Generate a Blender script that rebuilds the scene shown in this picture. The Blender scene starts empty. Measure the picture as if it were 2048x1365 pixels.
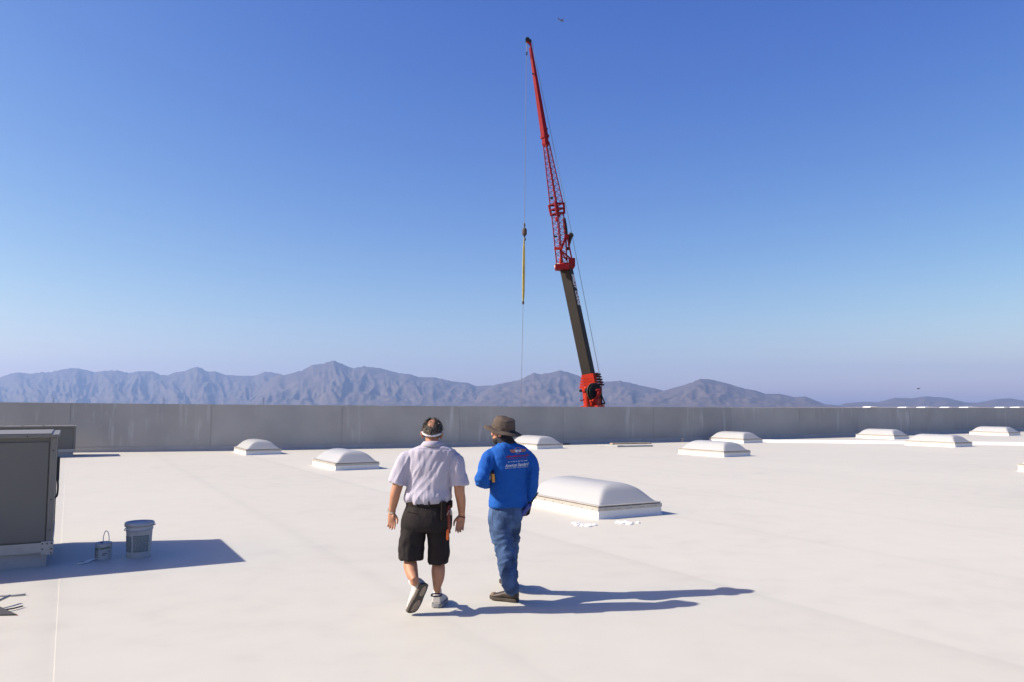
import bpy, bmesh, math, random
import numpy as np
from mathutils import Vector, Matrix, Euler, noise
from mathutils.bvhtree import BVHTree
R = math.radians
random.seed(7)
scene = bpy.context.scene
col = scene.collection

# ------------------------------------------------------------------ camera, sky, sun, exposure
LENS, CAM_H = 28.0, 1.85
FPX = LENS / 36.0 * 2048.0
PITCH = math.atan((812.0 - 682.5) / FPX)
cam_data = bpy.data.cameras.new("camera")
cam_data.lens = LENS
cam_data.sensor_width = 36.0
cam_data.clip_start = 0.05
cam_data.clip_end = 90000.0
cam = bpy.data.objects.new("camera", cam_data)
col.objects.link(cam)
cam.location = (0, 0, CAM_H)
cam.rotation_euler = (math.pi / 2 + PITCH, 0, 0)
scene.camera = cam

SUN_EL = R(35.2)
SUN_AZ = R(8.0)                       # shadows run towards +x and a little away from the camera
to_sun = Vector((-math.cos(SUN_AZ) * math.cos(SUN_EL), -math.sin(SUN_AZ) * math.cos(SUN_EL), math.sin(SUN_EL)))
world = bpy.data.worlds.new("World")
scene.world = world
world.use_nodes = True
wn = world.node_tree.nodes
sky = wn.new("ShaderNodeTexSky")
sky.sky_type = 'NISHITA'
sky.sun_disc = False
sky.sun_elevation = SUN_EL
sky.sun_rotation = math.atan2(to_sun.x, to_sun.y)
sky.altitude = 300
sky.air_density = 1.0
sky.dust_density = 1.2
sky.ozone_density = 2.5
bg = wn["Background"]
bg.inputs["Strength"].default_value = 0.10
SKY_PRE, SKY_GAMMA, SKY_POST = 0.14, (1.8, 1.5, 0.72), (10.8, 7.3, 5.6)
cmb = wn.new("ShaderNodeCombineColor")
sep = wn.new("ShaderNodeSeparateColor")
world.node_tree.links.new(sky.outputs[0], sep.inputs[0])
for i_ in range(3):                   # the deep, contrasty rendering of a clear desert sky, alike in every direction
    m1 = wn.new("ShaderNodeMath"); m1.operation = 'MULTIPLY'; m1.inputs[1].default_value = SKY_PRE
    m2 = wn.new("ShaderNodeMath"); m2.operation = 'POWER'; m2.inputs[1].default_value = SKY_GAMMA[i_]
    m3 = wn.new("ShaderNodeMath"); m3.operation = 'MULTIPLY'; m3.inputs[1].default_value = SKY_POST[i_]
    world.node_tree.links.new(sep.outputs[i_], m1.inputs[0]); world.node_tree.links.new(m1.outputs[0], m2.inputs[0])
    world.node_tree.links.new(m2.outputs[0], m3.inputs[0]); world.node_tree.links.new(m3.outputs[0], cmb.inputs[i_])
world.node_tree.links.new(cmb.outputs[0], bg.inputs["Color"])

sun_data = bpy.data.lights.new("sun", 'SUN')
sun_data.energy = 5.0
sun_data.angle = R(0.5)
sun_data.color = (1.0, 0.92, 0.79)
sun = bpy.data.objects.new("sun", sun_data)
col.objects.link(sun)
sun.location = (-30, -5, 40)
sun.rotation_euler = to_sun.to_track_quat('Z', 'Y').to_euler()

scene.view_settings.view_transform = 'Standard'
scene.view_settings.look = 'None'
scene.view_settings.exposure = 0.82
scene.view_settings.gamma = 1.0
scene.view_settings.use_curve_mapping = False
scene.render.engine = 'CYCLES'
scene.cycles.use_denoising = True
scene.cycles.max_bounces = 8
scene.cycles.volume_bounces = 1

# ------------------------------------------------------------------ helpers
def ray(px, py):
    y, z = FPX, 682.5 - py
    c, s = math.cos(PITCH), math.sin(PITCH)
    return Vector((px - 1024.0, y * c - z * s, y * s + z * c))

def G(px, py, z=0.0):                 # the point of the level z seen at a place of the photograph
    d = ray(px, py)
    t = (z - CAM_H) / d.z
    return Vector((d.x * t, d.y * t, z))

def D(px, py, Y):                     # the point at the distance Y seen at a place of the photograph
    d = ray(px, py)
    t = Y / d.y
    return Vector((d.x * t, Y, CAM_H + d.z * t))

def tag(o, label=None, cat=None, group=None, kind=None):
    if label: o["label"] = label
    if cat: o["category"] = cat
    if group: o["group"] = group
    if kind: o["kind"] = kind
    return o

def empty(name, loc, rz=0.0, label=None, cat=None, group=None):
    o = bpy.data.objects.new(name, None)
    o.empty_display_size = 0.2
    col.objects.link(o)
    o.location = loc
    o.rotation_euler = (0, 0, rz)
    return tag(o, label, cat, group)

def link(name, mesh, mat, parent=None, loc=None, rz=None):
    o = bpy.data.objects.new(name, mesh)
    col.objects.link(o)
    if mat is not None and not mesh.materials:
        mesh.materials.append(mat)
    if parent is not None: o.parent = parent
    if loc is not None: o.location = loc
    if rz is not None: o.rotation_euler = (0, 0, rz)
    return o

def copy_tree(o, parent=None):
    c = o.copy()
    col.objects.link(c)
    c.parent = parent
    for ch in list(o.children):
        copy_tree(ch, c)
    return c

def smooth(mesh, on=True):
    mesh.polygons.foreach_set("use_smooth", [on] * len(mesh.polygons))
    return mesh

class MB:
    """collects shapes and links them as one mesh object"""
    def __init__(self):
        self.v, self.f = [], []
    def add(self, vs, fs):
        n = len(self.v)
        self.v.extend([tuple(p) for p in vs])
        self.f.extend([tuple(i + n for i in f) for f in fs])
        return self
    def box(self, x0, x1, y0, y1, z0, z1, M=None):
        vs = [Vector((x, y, z)) for x in (x0, x1) for y in (y0, y1) for z in (z0, z1)]
        if M is not None: vs = [M @ p for p in vs]
        return self.add(vs, [(0, 1, 3, 2), (4, 6, 7, 5), (0, 4, 5, 1), (2, 3, 7, 6), (0, 2, 6, 4), (1, 5, 7, 3)])
    def bevbox(self, x0, x1, y0, y1, z0, z1, b=0.01, M=None):
        bm = bmesh.new()
        bmesh.ops.create_cube(bm, size=1.0)
        for v in bm.verts:
            v.co = Vector(((x0 + x1) / 2 + v.co.x * (x1 - x0), (y0 + y1) / 2 + v.co.y * (y1 - y0), (z0 + z1) / 2 + v.co.z * (z1 - z0)))
        bmesh.ops.bevel(bm, geom=bm.edges[:], offset=b, segments=2, profile=0.5, affect='EDGES')
        bm.verts.index_update()
        vs = [(M @ v.co) if M is not None else v.co.copy() for v in bm.verts]
        fs = [[v.index for v in f.verts] for f in bm.faces]
        bm.free()
        return self.add(vs, fs)
    def loft(self, rings, cap=True, closed=True):
        n = len(rings[0])
        vs = [p for r in rings for p in r]
        fs = []
        for i in range(len(rings) - 1):
            for j in range(n if closed else n - 1):
                a, b = i * n + j, i * n + (j + 1) % n
                fs.append((a, b, b + n, a + n))
        if cap:
            for k, rev in ((0, True), (len(rings) - 1, False)):
                c = Vector((0, 0, 0))
                for p in rings[k]: c += Vector(p)
                vs.append(c / n)
                ci = len(vs) - 1
                for j in range(n):
                    a, b = k * n + j, k * n + (j + 1) % n
                    fs.append((b, a, ci) if rev else (a, b, ci))
        return self.add(vs, fs)
    def tube(self, pts, radii, n=14, ref=Vector((1, 0, 0)), sub=4, round_ends=True):
        P, Q = resample([Vector(p) for p in pts], [r if isinstance(r, tuple) else (r, r) for r in radii], sub)
        rings = []
        m = len(P)
        fr = []
        for i in range(m):
            t = (P[min(i + 1, m - 1)] - P[max(i - 1, 0)]).normalized()
            s = ref - t * ref.dot(t)
            if s.length < 1e-4: s = t.orthogonal()
            s.normalize()
            fr.append((t, s, t.cross(s)))
        def ring(c, s, f, a, b):
            return [c + s * (a * math.cos(2 * math.pi * k / n)) + f * (b * math.sin(2 * math.pi * k / n)) for k in range(n)]
        if round_ends:
            t, s, f = fr[0]; a, b = Q[0]; r = min(a, b)
            rings.append(ring(P[0] - t * r * 0.85, s, f, a * 0.45, b * 0.45))
            rings.append(ring(P[0] - t * r * 0.5, s, f, a * 0.83, b * 0.83))
        for i in range(m):
            rings.append(ring(P[i], fr[i][1], fr[i][2], *Q[i]))
        if round_ends:
            t, s, f = fr[-1]; a, b = Q[-1]; r = min(a, b)
            rings.append(ring(P[-1] + t * r * 0.5, s, f, a * 0.83, b * 0.83))
            rings.append(ring(P[-1] + t * r * 0.85, s, f, a * 0.45, b * 0.45))
        return self.loft(rings)
    def sleeve(self, pts, radii, n=20, ref=Vector((1, 0, 0)), sub=4, wall=0.014, deep=0.07, cut=0.0):
        """a tube whose far end is an open mouth"""
        P, Q = resample([Vector(p) for p in pts], [r if isinstance(r, tuple) else (r, r) for r in radii], sub)
        m = len(P)
        rings = []
        for i in range(m):
            t = (P[min(i + 1, m - 1)] - P[max(i - 1, 0)]).normalized()
            s = (ref - t * ref.dot(t)).normalized()
            f = t.cross(s)
            rings.append([P[i] + s * (Q[i][0] * math.cos(2 * math.pi * k / n)) + f * (Q[i][1] * math.sin(2 * math.pi * k / n)) for k in range(n)])
        a, b = Q[-1]
        for back, w in ((0.0, wall), (deep, wall)):
            c = P[-1] - t * back
            rings.append([c + s * ((a - w) * math.cos(2 * math.pi * k / n)) + f * ((b - w) * math.sin(2 * math.pi * k / n)) for k in range(n)])
        return self.loft(rings)
    def ellipsoid(self, c, rx, ry, rz, M=None, n=20, m=12):
        rings = []
        for i in range(1, m):
            th = math.pi * i / m
            rings.append([Vector((rx * math.sin(th) * math.cos(2 * math.pi * k / n), ry * math.sin(th) * math.sin(2 * math.pi * k / n), -rz * math.cos(th))) + Vector(c) for k in range(n)])
        if M is not None: rings = [[M @ p for p in r] for r in rings]
        return self.loft(rings)
    def bar(self, a, b, r, n=6):
        a, b = Vector(a), Vector(b)
        t = (b - a).normalized()
        s = t.orthogonal().normalized()
        f = t.cross(s)
        return self.loft([[p + s * (r * math.cos(2 * math.pi * k / n)) + f * (r * math.sin(2 * math.pi * k / n)) for k in range(n)] for p in (a, b)])
    def lathe(self, prof, n=32, M=None, cap=True):
        rings = [[Vector((r * math.cos(2 * math.pi * k / n), r * math.sin(2 * math.pi * k / n), z)) for k in range(n)] for r, z in prof]
        if M is not None: rings = [[M @ p for p in r] for r in rings]
        return self.loft(rings, cap=cap)
    def mesh(self, name, sm=False, base=None):
        me = bpy.data.meshes.new(name)
        v = self.v if base is None else [(p[0] - base[0], p[1] - base[1], p[2] - base[2]) for p in self.v]
        me.from_pydata(v, [], self.f)
        bm = bmesh.new(); bm.from_mesh(me)
        bmesh.ops.recalc_face_normals(bm, faces=bm.faces[:])
        bm.to_mesh(me); bm.free()
        if sm: smooth(me)
        return me
    def build(self, name, mat, parent=None, sm=False, base=None, loc=None, rz=None):
        return link(name, self.mesh(name, sm, base), mat, parent, loc, rz)

def resample(P, Q, sub):
    if len(P) < 3 or sub <= 1: return P, Q
    oP, oQ = [], []
    m = len(P)
    for i in range(m - 1):
        p0, p1, p2, p3 = P[max(i - 1, 0)], P[i], P[i + 1], P[min(i + 2, m - 1)]
        q0, q1, q2, q3 = Q[max(i - 1, 0)], Q[i], Q[i + 1], Q[min(i + 2, m - 1)]
        for k in range(sub):
            t = k / sub
            w = (-.5 * t ** 3 + t * t - .5 * t, 1.5 * t ** 3 - 2.5 * t * t + 1, -1.5 * t ** 3 + 2 * t * t + .5 * t, .5 * t ** 3 - .5 * t * t)
            oP.append(p0 * w[0] + p1 * w[1] + p2 * w[2] + p3 * w[3])
            oQ.append(tuple(max(1e-4, q0[e] * w[0] + q1[e] * w[1] + q2[e] * w[2] + q3[e] * w[3]) for e in (0, 1)))
    oP.append(P[-1]); oQ.append(Q[-1])
    return oP, oQ

def remesh(mb, voxel, iters=3, fold=None, base=(0, 0, 0), name="body"):
    """grow the collected shapes into one continuous skin, relax it, then push the folds in"""
    me = mb.mesh("tmp")
    o = bpy.data.objects.new("tmp", me)
    col.objects.link(o)
    md = o.modifiers.new("r", 'REMESH')
    md.mode = 'VOXEL'
    md.voxel_size = voxel
    dg = bpy.context.evaluated_depsgraph_get()
    out = bpy.data.meshes.new_from_object(o.evaluated_get(dg), depsgraph=dg)
    bpy.data.objects.remove(o)
    n = len(out.vertices)
    co = np.empty(n * 3); out.vertices.foreach_get("co", co); co = co.reshape(n, 3)
    e = np.empty(len(out.edges) * 2, dtype=np.int64); out.edges.foreach_get("vertices", e); e = e.reshape(-1, 2)
    deg = np.bincount(e.ravel(), minlength=n).astype(float)[:, None]; deg[deg == 0] = 1
    def lap(c, k):
        acc = np.zeros_like(c)
        for ax in range(3):
            acc[:, ax] = np.bincount(e[:, 0], weights=c[e[:, 1], ax], minlength=n) + np.bincount(e[:, 1], weights=c[e[:, 0], ax], minlength=n)
        return c + k * (acc / deg - c)
    for _ in range(iters):
        co = lap(lap(co, 0.6), -0.35)
    out.vertices.foreach_set("co", co.ravel()); out.update()
    if fold:
        nr = np.empty(n * 3); out.vertex_normals.foreach_get("vector", nr); nr = nr.reshape(n, 3)
        d = np.array([fold(co[i], nr[i]) for i in range(n)])
        co = co + nr * d[:, None]
    co = co - np.array(base)
    out.vertices.foreach_set("co", co.ravel())
    out.update()
    out.name = name
    smooth(out)
    return out

def nz(x, y, z): return noise.noise(Vector((x, y, z)))
def ridge(x, y, z): return 1.0 - 2.0 * abs(nz(x, y, z))
def win(t, a, b, s):                  # soft window
    return 1 / (1 + math.exp(-(t - a) / s)) * 1 / (1 + math.exp((t - b) / s))

# ------------------------------------------------------------------ materials
def mat(name, c, rough=0.6, metal=0.0, var=0.0, vscale=4.0, bump=0.0, bscale=60.0, spec=0.5, c2=None, stretch=None, sheen=0.0, detail=5.0):
    m = bpy.data.materials.new(name)
    m.use_nodes = True
    nt = m.node_tree
    b = nt.nodes["Principled BSDF"]
    b.inputs["Base Color"].default_value = (*c, 1)
    b.inputs["Roughness"].default_value = rough
    b.inputs["Metallic"].default_value = metal
    b.inputs["Specular IOR Level"].default_value = spec
    if sheen: b.inputs["Sheen Weight"].default_value = sheen
    if var or bump:
        tc = nt.nodes.new("ShaderNodeTexCoord")
        mp = nt.nodes.new("ShaderNodeMapping")
        nt.links.new(tc.outputs["Object"], mp.inputs["Vector"])
        if stretch: mp.inputs["Scale"].default_value = stretch
        if var:
            n = nt.nodes.new("ShaderNodeTexNoise"); n.inputs["Scale"].default_value = vscale; n.inputs["Detail"].default_value = detail
            nt.links.new(mp.outputs[0], n.inputs["Vector"])
            cr = nt.nodes.new("ShaderNodeValToRGB")
            lo = c2 if c2 else tuple(k * (1 - var) for k in c)
            hi = c if c2 else tuple(min(1, k * (1 + var)) for k in c)
            cr.color_ramp.elements[0].position = 0.32; cr.color_ramp.elements[0].color = (*lo, 1)
            cr.color_ramp.elements[1].position = 0.68; cr.color_ramp.elements[1].color = (*hi, 1)
            nt.links.new(n.outputs["Fac"], cr.inputs[0])
            nt.links.new(cr.outputs[0], b.inputs["Base Color"])
        if bump:
            n2 = nt.nodes.new("ShaderNodeTexNoise"); n2.inputs["Scale"].default_value = bscale; n2.inputs["Detail"].default_value = 4
            nt.links.new(mp.outputs[0], n2.inputs["Vector"])
            bp = nt.nodes.new("ShaderNodeBump"); bp.inputs["Strength"].default_value = bump; bp.inputs["Distance"].default_value = 0.01
            nt.links.new(n2.outputs["Fac"], bp.inputs["Height"])
            nt.links.new(bp.outputs[0], b.inputs["Normal"])
    return m

def membrane_material():
    m = mat("white_roof_membrane", (0.74, 0.715, 0.69), rough=0.6, spec=0.25)
    nt = m.node_tree; b = nt.nodes["Principled BSDF"]
    geo = nt.nodes.new("ShaderNodeNewGeometry")
    n1 = nt.nodes.new("ShaderNodeTexNoise"); n1.inputs["Scale"].default_value = 0.22; n1.inputs["Detail"].default_value = 6; n1.inputs["Roughness"].default_value = 0.62
    n2 = nt.nodes.new("ShaderNodeTexNoise"); n2.inputs["Scale"].default_value = 2.4; n2.inputs["Detail"].default_value = 8
    oi = nt.nodes.new("ShaderNodeObjectInfo")
    for n in (n1, n2): nt.links.new(geo.outputs["Position"], n.inputs["Vector"])
    a = nt.nodes.new("ShaderNodeMath"); a.operation = 'MULTIPLY_ADD'; a.inputs[1].default_value = 0.55; nt.links.new(n1.outputs["Fac"], a.inputs[0])
    s = nt.nodes.new("ShaderNodeMath"); s.operation = 'MULTIPLY'; s.inputs[1].default_value = 0.45; nt.links.new(n2.outputs["Fac"], s.inputs[0])
    nt.links.new(s.outputs[0], a.inputs[2])
    cr = nt.nodes.new("ShaderNodeValToRGB")
    e = cr.color_ramp.elements
    e[0].position = 0.34; e[0].color = (0.440, 0.427, 0.383, 1)
    e[1].position = 0.62; e[1].color = (0.487, 0.476, 0.424, 1)
    k = e.new(0.47); k.color = (0.472, 0.461, 0.411, 1)
    nt.links.new(a.outputs[0], cr.inputs[0])
    hv = nt.nodes.new("ShaderNodeHueSaturation")
    mr = nt.nodes.new("ShaderNodeMapRange"); mr.inputs["To Min"].default_value = 0.975; mr.inputs["To Max"].default_value = 1.025
    nt.links.new(oi.outputs["Random"], mr.inputs["Value"]); nt.links.new(mr.outputs[0], hv.inputs["Value"])
    dp = nt.nodes.new("ShaderNodeVectorMath"); dp.operation = 'DOT_PRODUCT'; dp.inputs[1].default_value = (math.cos(R(29)) / 3.02, math.sin(R(29)) / 3.02, 0)
    nt.links.new(geo.outputs["Position"], dp.inputs[0])
    wv = nt.nodes.new("ShaderNodeMath"); wv.operation = 'MULTIPLY_ADD'; wv.inputs[1].default_value = 0.035; nt.links.new(n2.outputs["Fac"], wv.inputs[0]); nt.links.new(dp.outputs["Value"], wv.inputs[2])
    fr_ = nt.nodes.new("ShaderNodeMath"); fr_.operation = 'FRACT'; nt.links.new(wv.outputs[0], fr_.inputs[0])
    dr = nt.nodes.new("ShaderNodeValToRGB"); q = dr.color_ramp.elements    # dirt caught along the laps
    q[0].position = 0.0; q[0].color = (.955, .96, .965, 1); q[1].position = 1.0; q[1].color = (.94, .945, .955, 1)
    for po, vv in ((0.02, .985), (0.06, 1.0), (0.93, 1.0), (0.975, .965)):
        z_ = q.new(po); z_.color = (vv, vv, vv, 1)
    nt.links.new(fr_.outputs[0], dr.inputs[0])
    ml = nt.nodes.new("ShaderNodeMix"); ml.data_type = 'RGBA'; ml.blend_type = 'MULTIPLY'; ml.inputs[0].default_value = 1.0
    nt.links.new(cr.outputs[0], ml.inputs[6]); nt.links.new(dr.outputs[0], ml.inputs[7])
    nt.links.new(ml.outputs[2], hv.inputs["Color"]); nt.links.new(hv.outputs[0], b.inputs["Base Color"])
    n3 = nt.nodes.new("ShaderNodeTexNoise"); n3.inputs["Scale"].default_value = 1.1; n3.inputs["Detail"].default_value = 5
    nt.links.new(geo.outputs["Position"], n3.inputs["Vector"])
    bp = nt.nodes.new("ShaderNodeBump"); bp.inputs["Strength"].default_value = 0.18; bp.inputs["Distance"].default_value = 0.02
    nt.links.new(n3.outputs["Fac"], bp.inputs["Height"]); nt.links.new(bp.outputs[0], b.inputs["Normal"])
    return m

def wall_material():
    m = mat("grey_painted_concrete", (0.33, 0.325, 0.32), rough=0.85, spec=0.2)
    nt = m.node_tree; b = nt.nodes["Principled BSDF"]
    tc = nt.nodes.new("ShaderNodeTexCoord"); oi = nt.nodes.new("ShaderNodeObjectInfo")
    ad = nt.nodes.new("ShaderNodeVectorMath"); ad.operation = 'ADD'
    mu = nt.nodes.new("ShaderNodeMath"); mu.operation = 'MULTIPLY'; mu.inputs[1].default_value = 61.0
    nt.links.new(oi.outputs["Random"], mu.inputs[0])
    nt.links.new(tc.outputs["Object"], ad.inputs[0]); nt.links.new(mu.outputs[0], ad.inputs[1])
    def nse(scale, sv, detail=4):
        mp = nt.nodes.new("ShaderNodeMapping"); mp.inputs["Scale"].default_value = sv
        nt.links.new(ad.outputs[0], mp.inputs["Vector"])
        n = nt.nodes.new("ShaderNodeTexNoise"); n.inputs["Scale"].default_value = scale; n.inputs["Detail"].default_value = detail
        nt.links.new(mp.outputs[0], n.inputs["Vector"]); return n
    st = nse(4.5, (1, 1, 0.12)); pa = nse(0.7, (1, 1, 1), 6); gate = nse(0.35, (1, 1, 0.6), 3)
    r1 = nt.nodes.new("ShaderNodeMapRange"); r1.inputs["From Min"].default_value = 0.57; r1.inputs["From Max"].default_value = 0.78
    nt.links.new(st.outputs["Fac"], r1.inputs["Value"])
    r2 = nt.nodes.new("ShaderNodeMapRange"); r2.inputs["From Min"].default_value = 0.45; r2.inputs["From Max"].default_value = 0.62; r2.inputs["To Max"].default_value = 0.85
    nt.links.new(gate.outputs["Fac"], r2.inputs["Value"])
    pr = nt.nodes.new("ShaderNodeMath"); pr.operation = 'MULTIPLY'
    nt.links.new(r1.outputs[0], pr.inputs[0]); nt.links.new(r2.outputs[0], pr.inputs[1])
    cr = nt.nodes.new("ShaderNodeValToRGB"); e = cr.color_ramp.elements
    e[0].position = 0.3; e[0].color = (0.315, 0.31, 0.295, 1); e[1].position = 0.7; e[1].color = (0.375, 0.368, 0.35, 1)
    nt.links.new(pa.outputs["Fac"], cr.inputs[0])
    mx = nt.nodes.new("ShaderNodeMix"); mx.data_type = 'RGBA'
    nt.links.new(pr.outputs[0], mx.inputs[0]); nt.links.new(cr.outputs[0], mx.inputs[6]); mx.inputs[7].default_value = (0.56, 0.56, 0.56, 1)
    hv = nt.nodes.new("ShaderNodeHueSaturation"); mr = nt.nodes.new("ShaderNodeMapRange")
    mr.inputs["To Min"].default_value = 0.93; mr.inputs["To Max"].default_value = 1.07
    nt.links.new(oi.outputs["Random"], mr.inputs["Value"]); nt.links.new(mr.outputs[0], hv.inputs["Value"])
    nt.links.new(mx.outputs[2], hv.inputs["Color"]); nt.links.new(hv.outputs[0], b.inputs["Base Color"])
    return m

def dome_material():
    m = bpy.data.materials.new("milky_acrylic"); m.use_nodes = True
    nt = m.node_tree; b = nt.nodes["Principled BSDF"]
    b.inputs["Base Color"].default_value = (0.46, 0.472, 0.485, 1); b.inputs["Roughness"].default_value = 0.38
    b.inputs["Specular IOR Level"].default_value = 0.4
    tr = nt.nodes.new("ShaderNodeBsdfTranslucent"); tr.inputs["Color"].default_value = (0.5, 0.52, 0.54, 1)
    mx = nt.nodes.new("ShaderNodeMixShader"); mx.inputs[0].default_value = 0.30
    out = nt.nodes["Material Output"]
    nt.links.new(b.outputs[0], mx.inputs[1]); nt.links.new(tr.outputs[0], mx.inputs[2]); nt.links.new(mx.outputs[0], out.inputs["Surface"])
    return m

def rock_material():
    m = mat("desert_rock", (0.20, 0.145, 0.105), rough=0.95, spec=0.1)
    nt = m.node_tree; b = nt.nodes["Principled BSDF"]
    tc = nt.nodes.new("ShaderNodeTexCoord")
    n = nt.nodes.new("ShaderNodeTexNoise"); n.inputs["Scale"].default_value = 0.006; n.inputs["Detail"].default_value = 8; n.inputs["Roughness"].default_value = 0.65
    nt.links.new(tc.outputs["Object"], n.inputs["Vector"])
    cr = nt.nodes.new("ShaderNodeValToRGB"); e = cr.color_ramp.elements
    e[0].position = 0.36; e[0].color = (0.060, 0.050, 0.046, 1); e[1].position = 0.66; e[1].color = (0.12, 0.092, 0.076, 1)
    nt.links.new(n.outputs["Fac"], cr.inputs[0]); nt.links.new(cr.outputs[0], b.inputs["Base Color"])
    return m

M_roof = membrane_material()
M_wall = wall_material()
M_dome = dome_material()
M_rock = rock_material()
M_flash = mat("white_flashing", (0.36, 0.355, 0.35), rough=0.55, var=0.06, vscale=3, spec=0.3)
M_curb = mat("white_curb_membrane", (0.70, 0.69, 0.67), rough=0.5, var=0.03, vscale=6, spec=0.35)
M_alu = mat("dull_aluminium", (0.40, 0.385, 0.36), rough=0.45, metal=0.35, var=0.10, vscale=9)
M_gasket = mat("brown_gasket", (0.10, 0.07, 0.055), rough=0.7)
M_screw = mat("zinc_screw", (0.32, 0.31, 0.29), rough=0.45, metal=0.7)
M_soil = mat("desert_soil", (0.30, 0.23, 0.17), rough=0.95, var=0.3, vscale=0.002, spec=0.1)
M_black = mat("joint_sealant", (0.27, 0.265, 0.255), rough=0.9)

# ------------------------------------------------------------------ ground, roof, far things
ROT = R(29.0)
U = Vector((math.cos(ROT), math.sin(ROT), 0))
W = Vector((-math.sin(ROT), math.cos(ROT), 0))

g = MB().box(-30000, 30000, -30000, 30000, -11.0, -10.0).build("ground", M_soil)
tag(g, "flat desert ground far below the roof", kind="structure")

def wall_px(x):
    t = x / 1024.0
    return 907 - 8.5 * t - 7 * t * t, 805 + 11.5 * t - 3 * t * t
wall_pts = []
for x in range(-420, 2561, 20):
    yb, yt = wall_px(x)
    p = G(x, yb)
    d = ray(x, yt)
    wall_pts.append((p, CAM_H + d.z * p.y / d.y))
arc = [0.0]
for i in range(1, len(wall_pts)):
    arc.append(arc[-1] + (wall_pts[i][0] - wall_pts[i - 1][0]).length)
def wall_at(s):
    for i in range(1, len(arc)):
        if arc[i] >= s or i == len(arc) - 1:
            t = (s - arc[i - 1]) / (arc[i] - arc[i - 1])
            return wall_pts[i - 1][0].lerp(wall_pts[i][0], t), wall_pts[i - 1][1] * (1 - t) + wall_pts[i][1] * t

# the roof deck: one thick slab bounded by the parapet line
outline = [p.copy() for p, _ in wall_pts]
outline += [outline[-1] + Vector((70, -60, 0)), Vector((120, -40, 0)), Vector((-70, -40, 0)), outline[0] + Vector((-45, -22, 0))]
mb = MB()
n = len(outline)
mb.add([(p.x, p.y, -0.02) for p in outline] + [(p.x, p.y, -10.2) for p in outline],
       [tuple(range(n)), tuple(range(2 * n - 1, n - 1, -1))] + [(i, n + i, n + (i + 1) % n, (i + 1) % n) for i in range(n)])
roof = mb.build("roof", M_roof)
tag(roof, "wide flat white membrane roof of the warehouse", kind="structure")
# membrane sheets, each lapping over its neighbour by a small step
SH = 3.02
nU = Vector((U.x, U.y))
for k in range(-14, 34):
    u0, u1 = -0.03 + SH * k, -0.03 + SH * (k + 1)
    # clip the strip by the parapet: find where both edges meet the wall
    ends = []
    for u in (u0, u1):
        best = None
        for i in range(1, len(wall_pts)):
            a, b = wall_pts[i - 1][0], wall_pts[i][0]
            ua, ub = a.dot(U), b.dot(U)
            if (ua - u) * (ub - u) <= 0 and abs(ub - ua) > 1e-9:
                t = (u - ua) / (ub - ua)
                best = a.lerp(b, t).dot(W)
        ends.append(best)
    if None in ends: continue
    w0 = -25.0
    pts = []
    vs, fs = [], []
    # upper face of the sheet with a gentle waviness along its length
    N = 60
    for i in range(N + 1):
        for j, (u, we, z) in enumerate(((u0, ends[0], 0.0), (u0 + 0.014, ends[0], 0.0036 if k == 0 else 0.0022), (u1 + 0.03, ends[1], 0.002))):
            w = w0 + (we + 0.05 - w0) * (i / N) ** 0.8
            wob = 0.008 * nz(w * 0.9, k * 7.3 + j // 2 * 3.1, 0) if j < 2 else 0
            p = U * (u + wob) + W * w
            vs.append((p.x, p.y, z))
    for i in range(N):
        for j in range(2):
            a = i * 3 + j
            fs.append((a, a + 1, a + 4, a + 3))
    o = MB().add(vs, fs).build("membrane_sheet", M_roof, roof)

# far ranges: eroded terrain whose crest follows the skyline
SKY = [(-600, 770), (-420, 752), (-300, 760), (-150, 748), (-60, 762), (0, 755), (25, 747), (35, 745), (60, 748), (80, 745), (100, 745), (120, 740), (140, 737), (155, 737), (175, 741), (190, 745), (210, 742),
       (235, 741), (257, 747), (275, 743), (305, 743), (320, 750), (335, 751), (350, 745), (370, 743), (380, 738), (395, 734), (405, 738), (415, 744), (430, 743), (450, 750), (480, 752), (510, 752), (530, 744),
       (545, 745), (570, 751), (590, 745), (605, 741), (625, 730), (645, 728), (667, 721), (690, 731), (705, 737), (728, 733), (760, 737), (800, 747), (820, 749), (840, 755), (868, 755), (890, 760), (910, 764),
       (935, 766), (953, 773), (975, 771), (1005, 767), (1040, 760), (1055, 752), (1068, 746), (1080, 749), (1105, 745), (1120, 741), (1140, 746), (1165, 755), (1190, 763), (1210, 764), (1240, 762), (1260, 766),
       (1283, 772), (1320, 779), (1340, 778), (1370, 770), (1385, 765), (1400, 758), (1420, 759), (1450, 766), (1490, 778), (1510, 781), (1530, 788), (1560, 788), (1590, 795), (1610, 793), (1650, 809), (1680, 811),
       (1690, 807), (1730, 804), (1755, 805), (1790, 796), (1825, 797), (1850, 793), (1895, 796), (1930, 805), (1955, 806), (1990, 799), (2020, 797), (2048, 802), (2120, 795), (2220, 803), (2350, 790), (2500, 800), (2700, 806)]
def skyline(px):
    for i in range(1, len(SKY)):
        if px <= SKY[i][0]:
            a, b = SKY[i - 1], SKY[i]
            return a[1] + (b[1] - a[1]) * (px - a[0]) / (b[0] - a[0])
    return SKY[-1][1]
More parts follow.
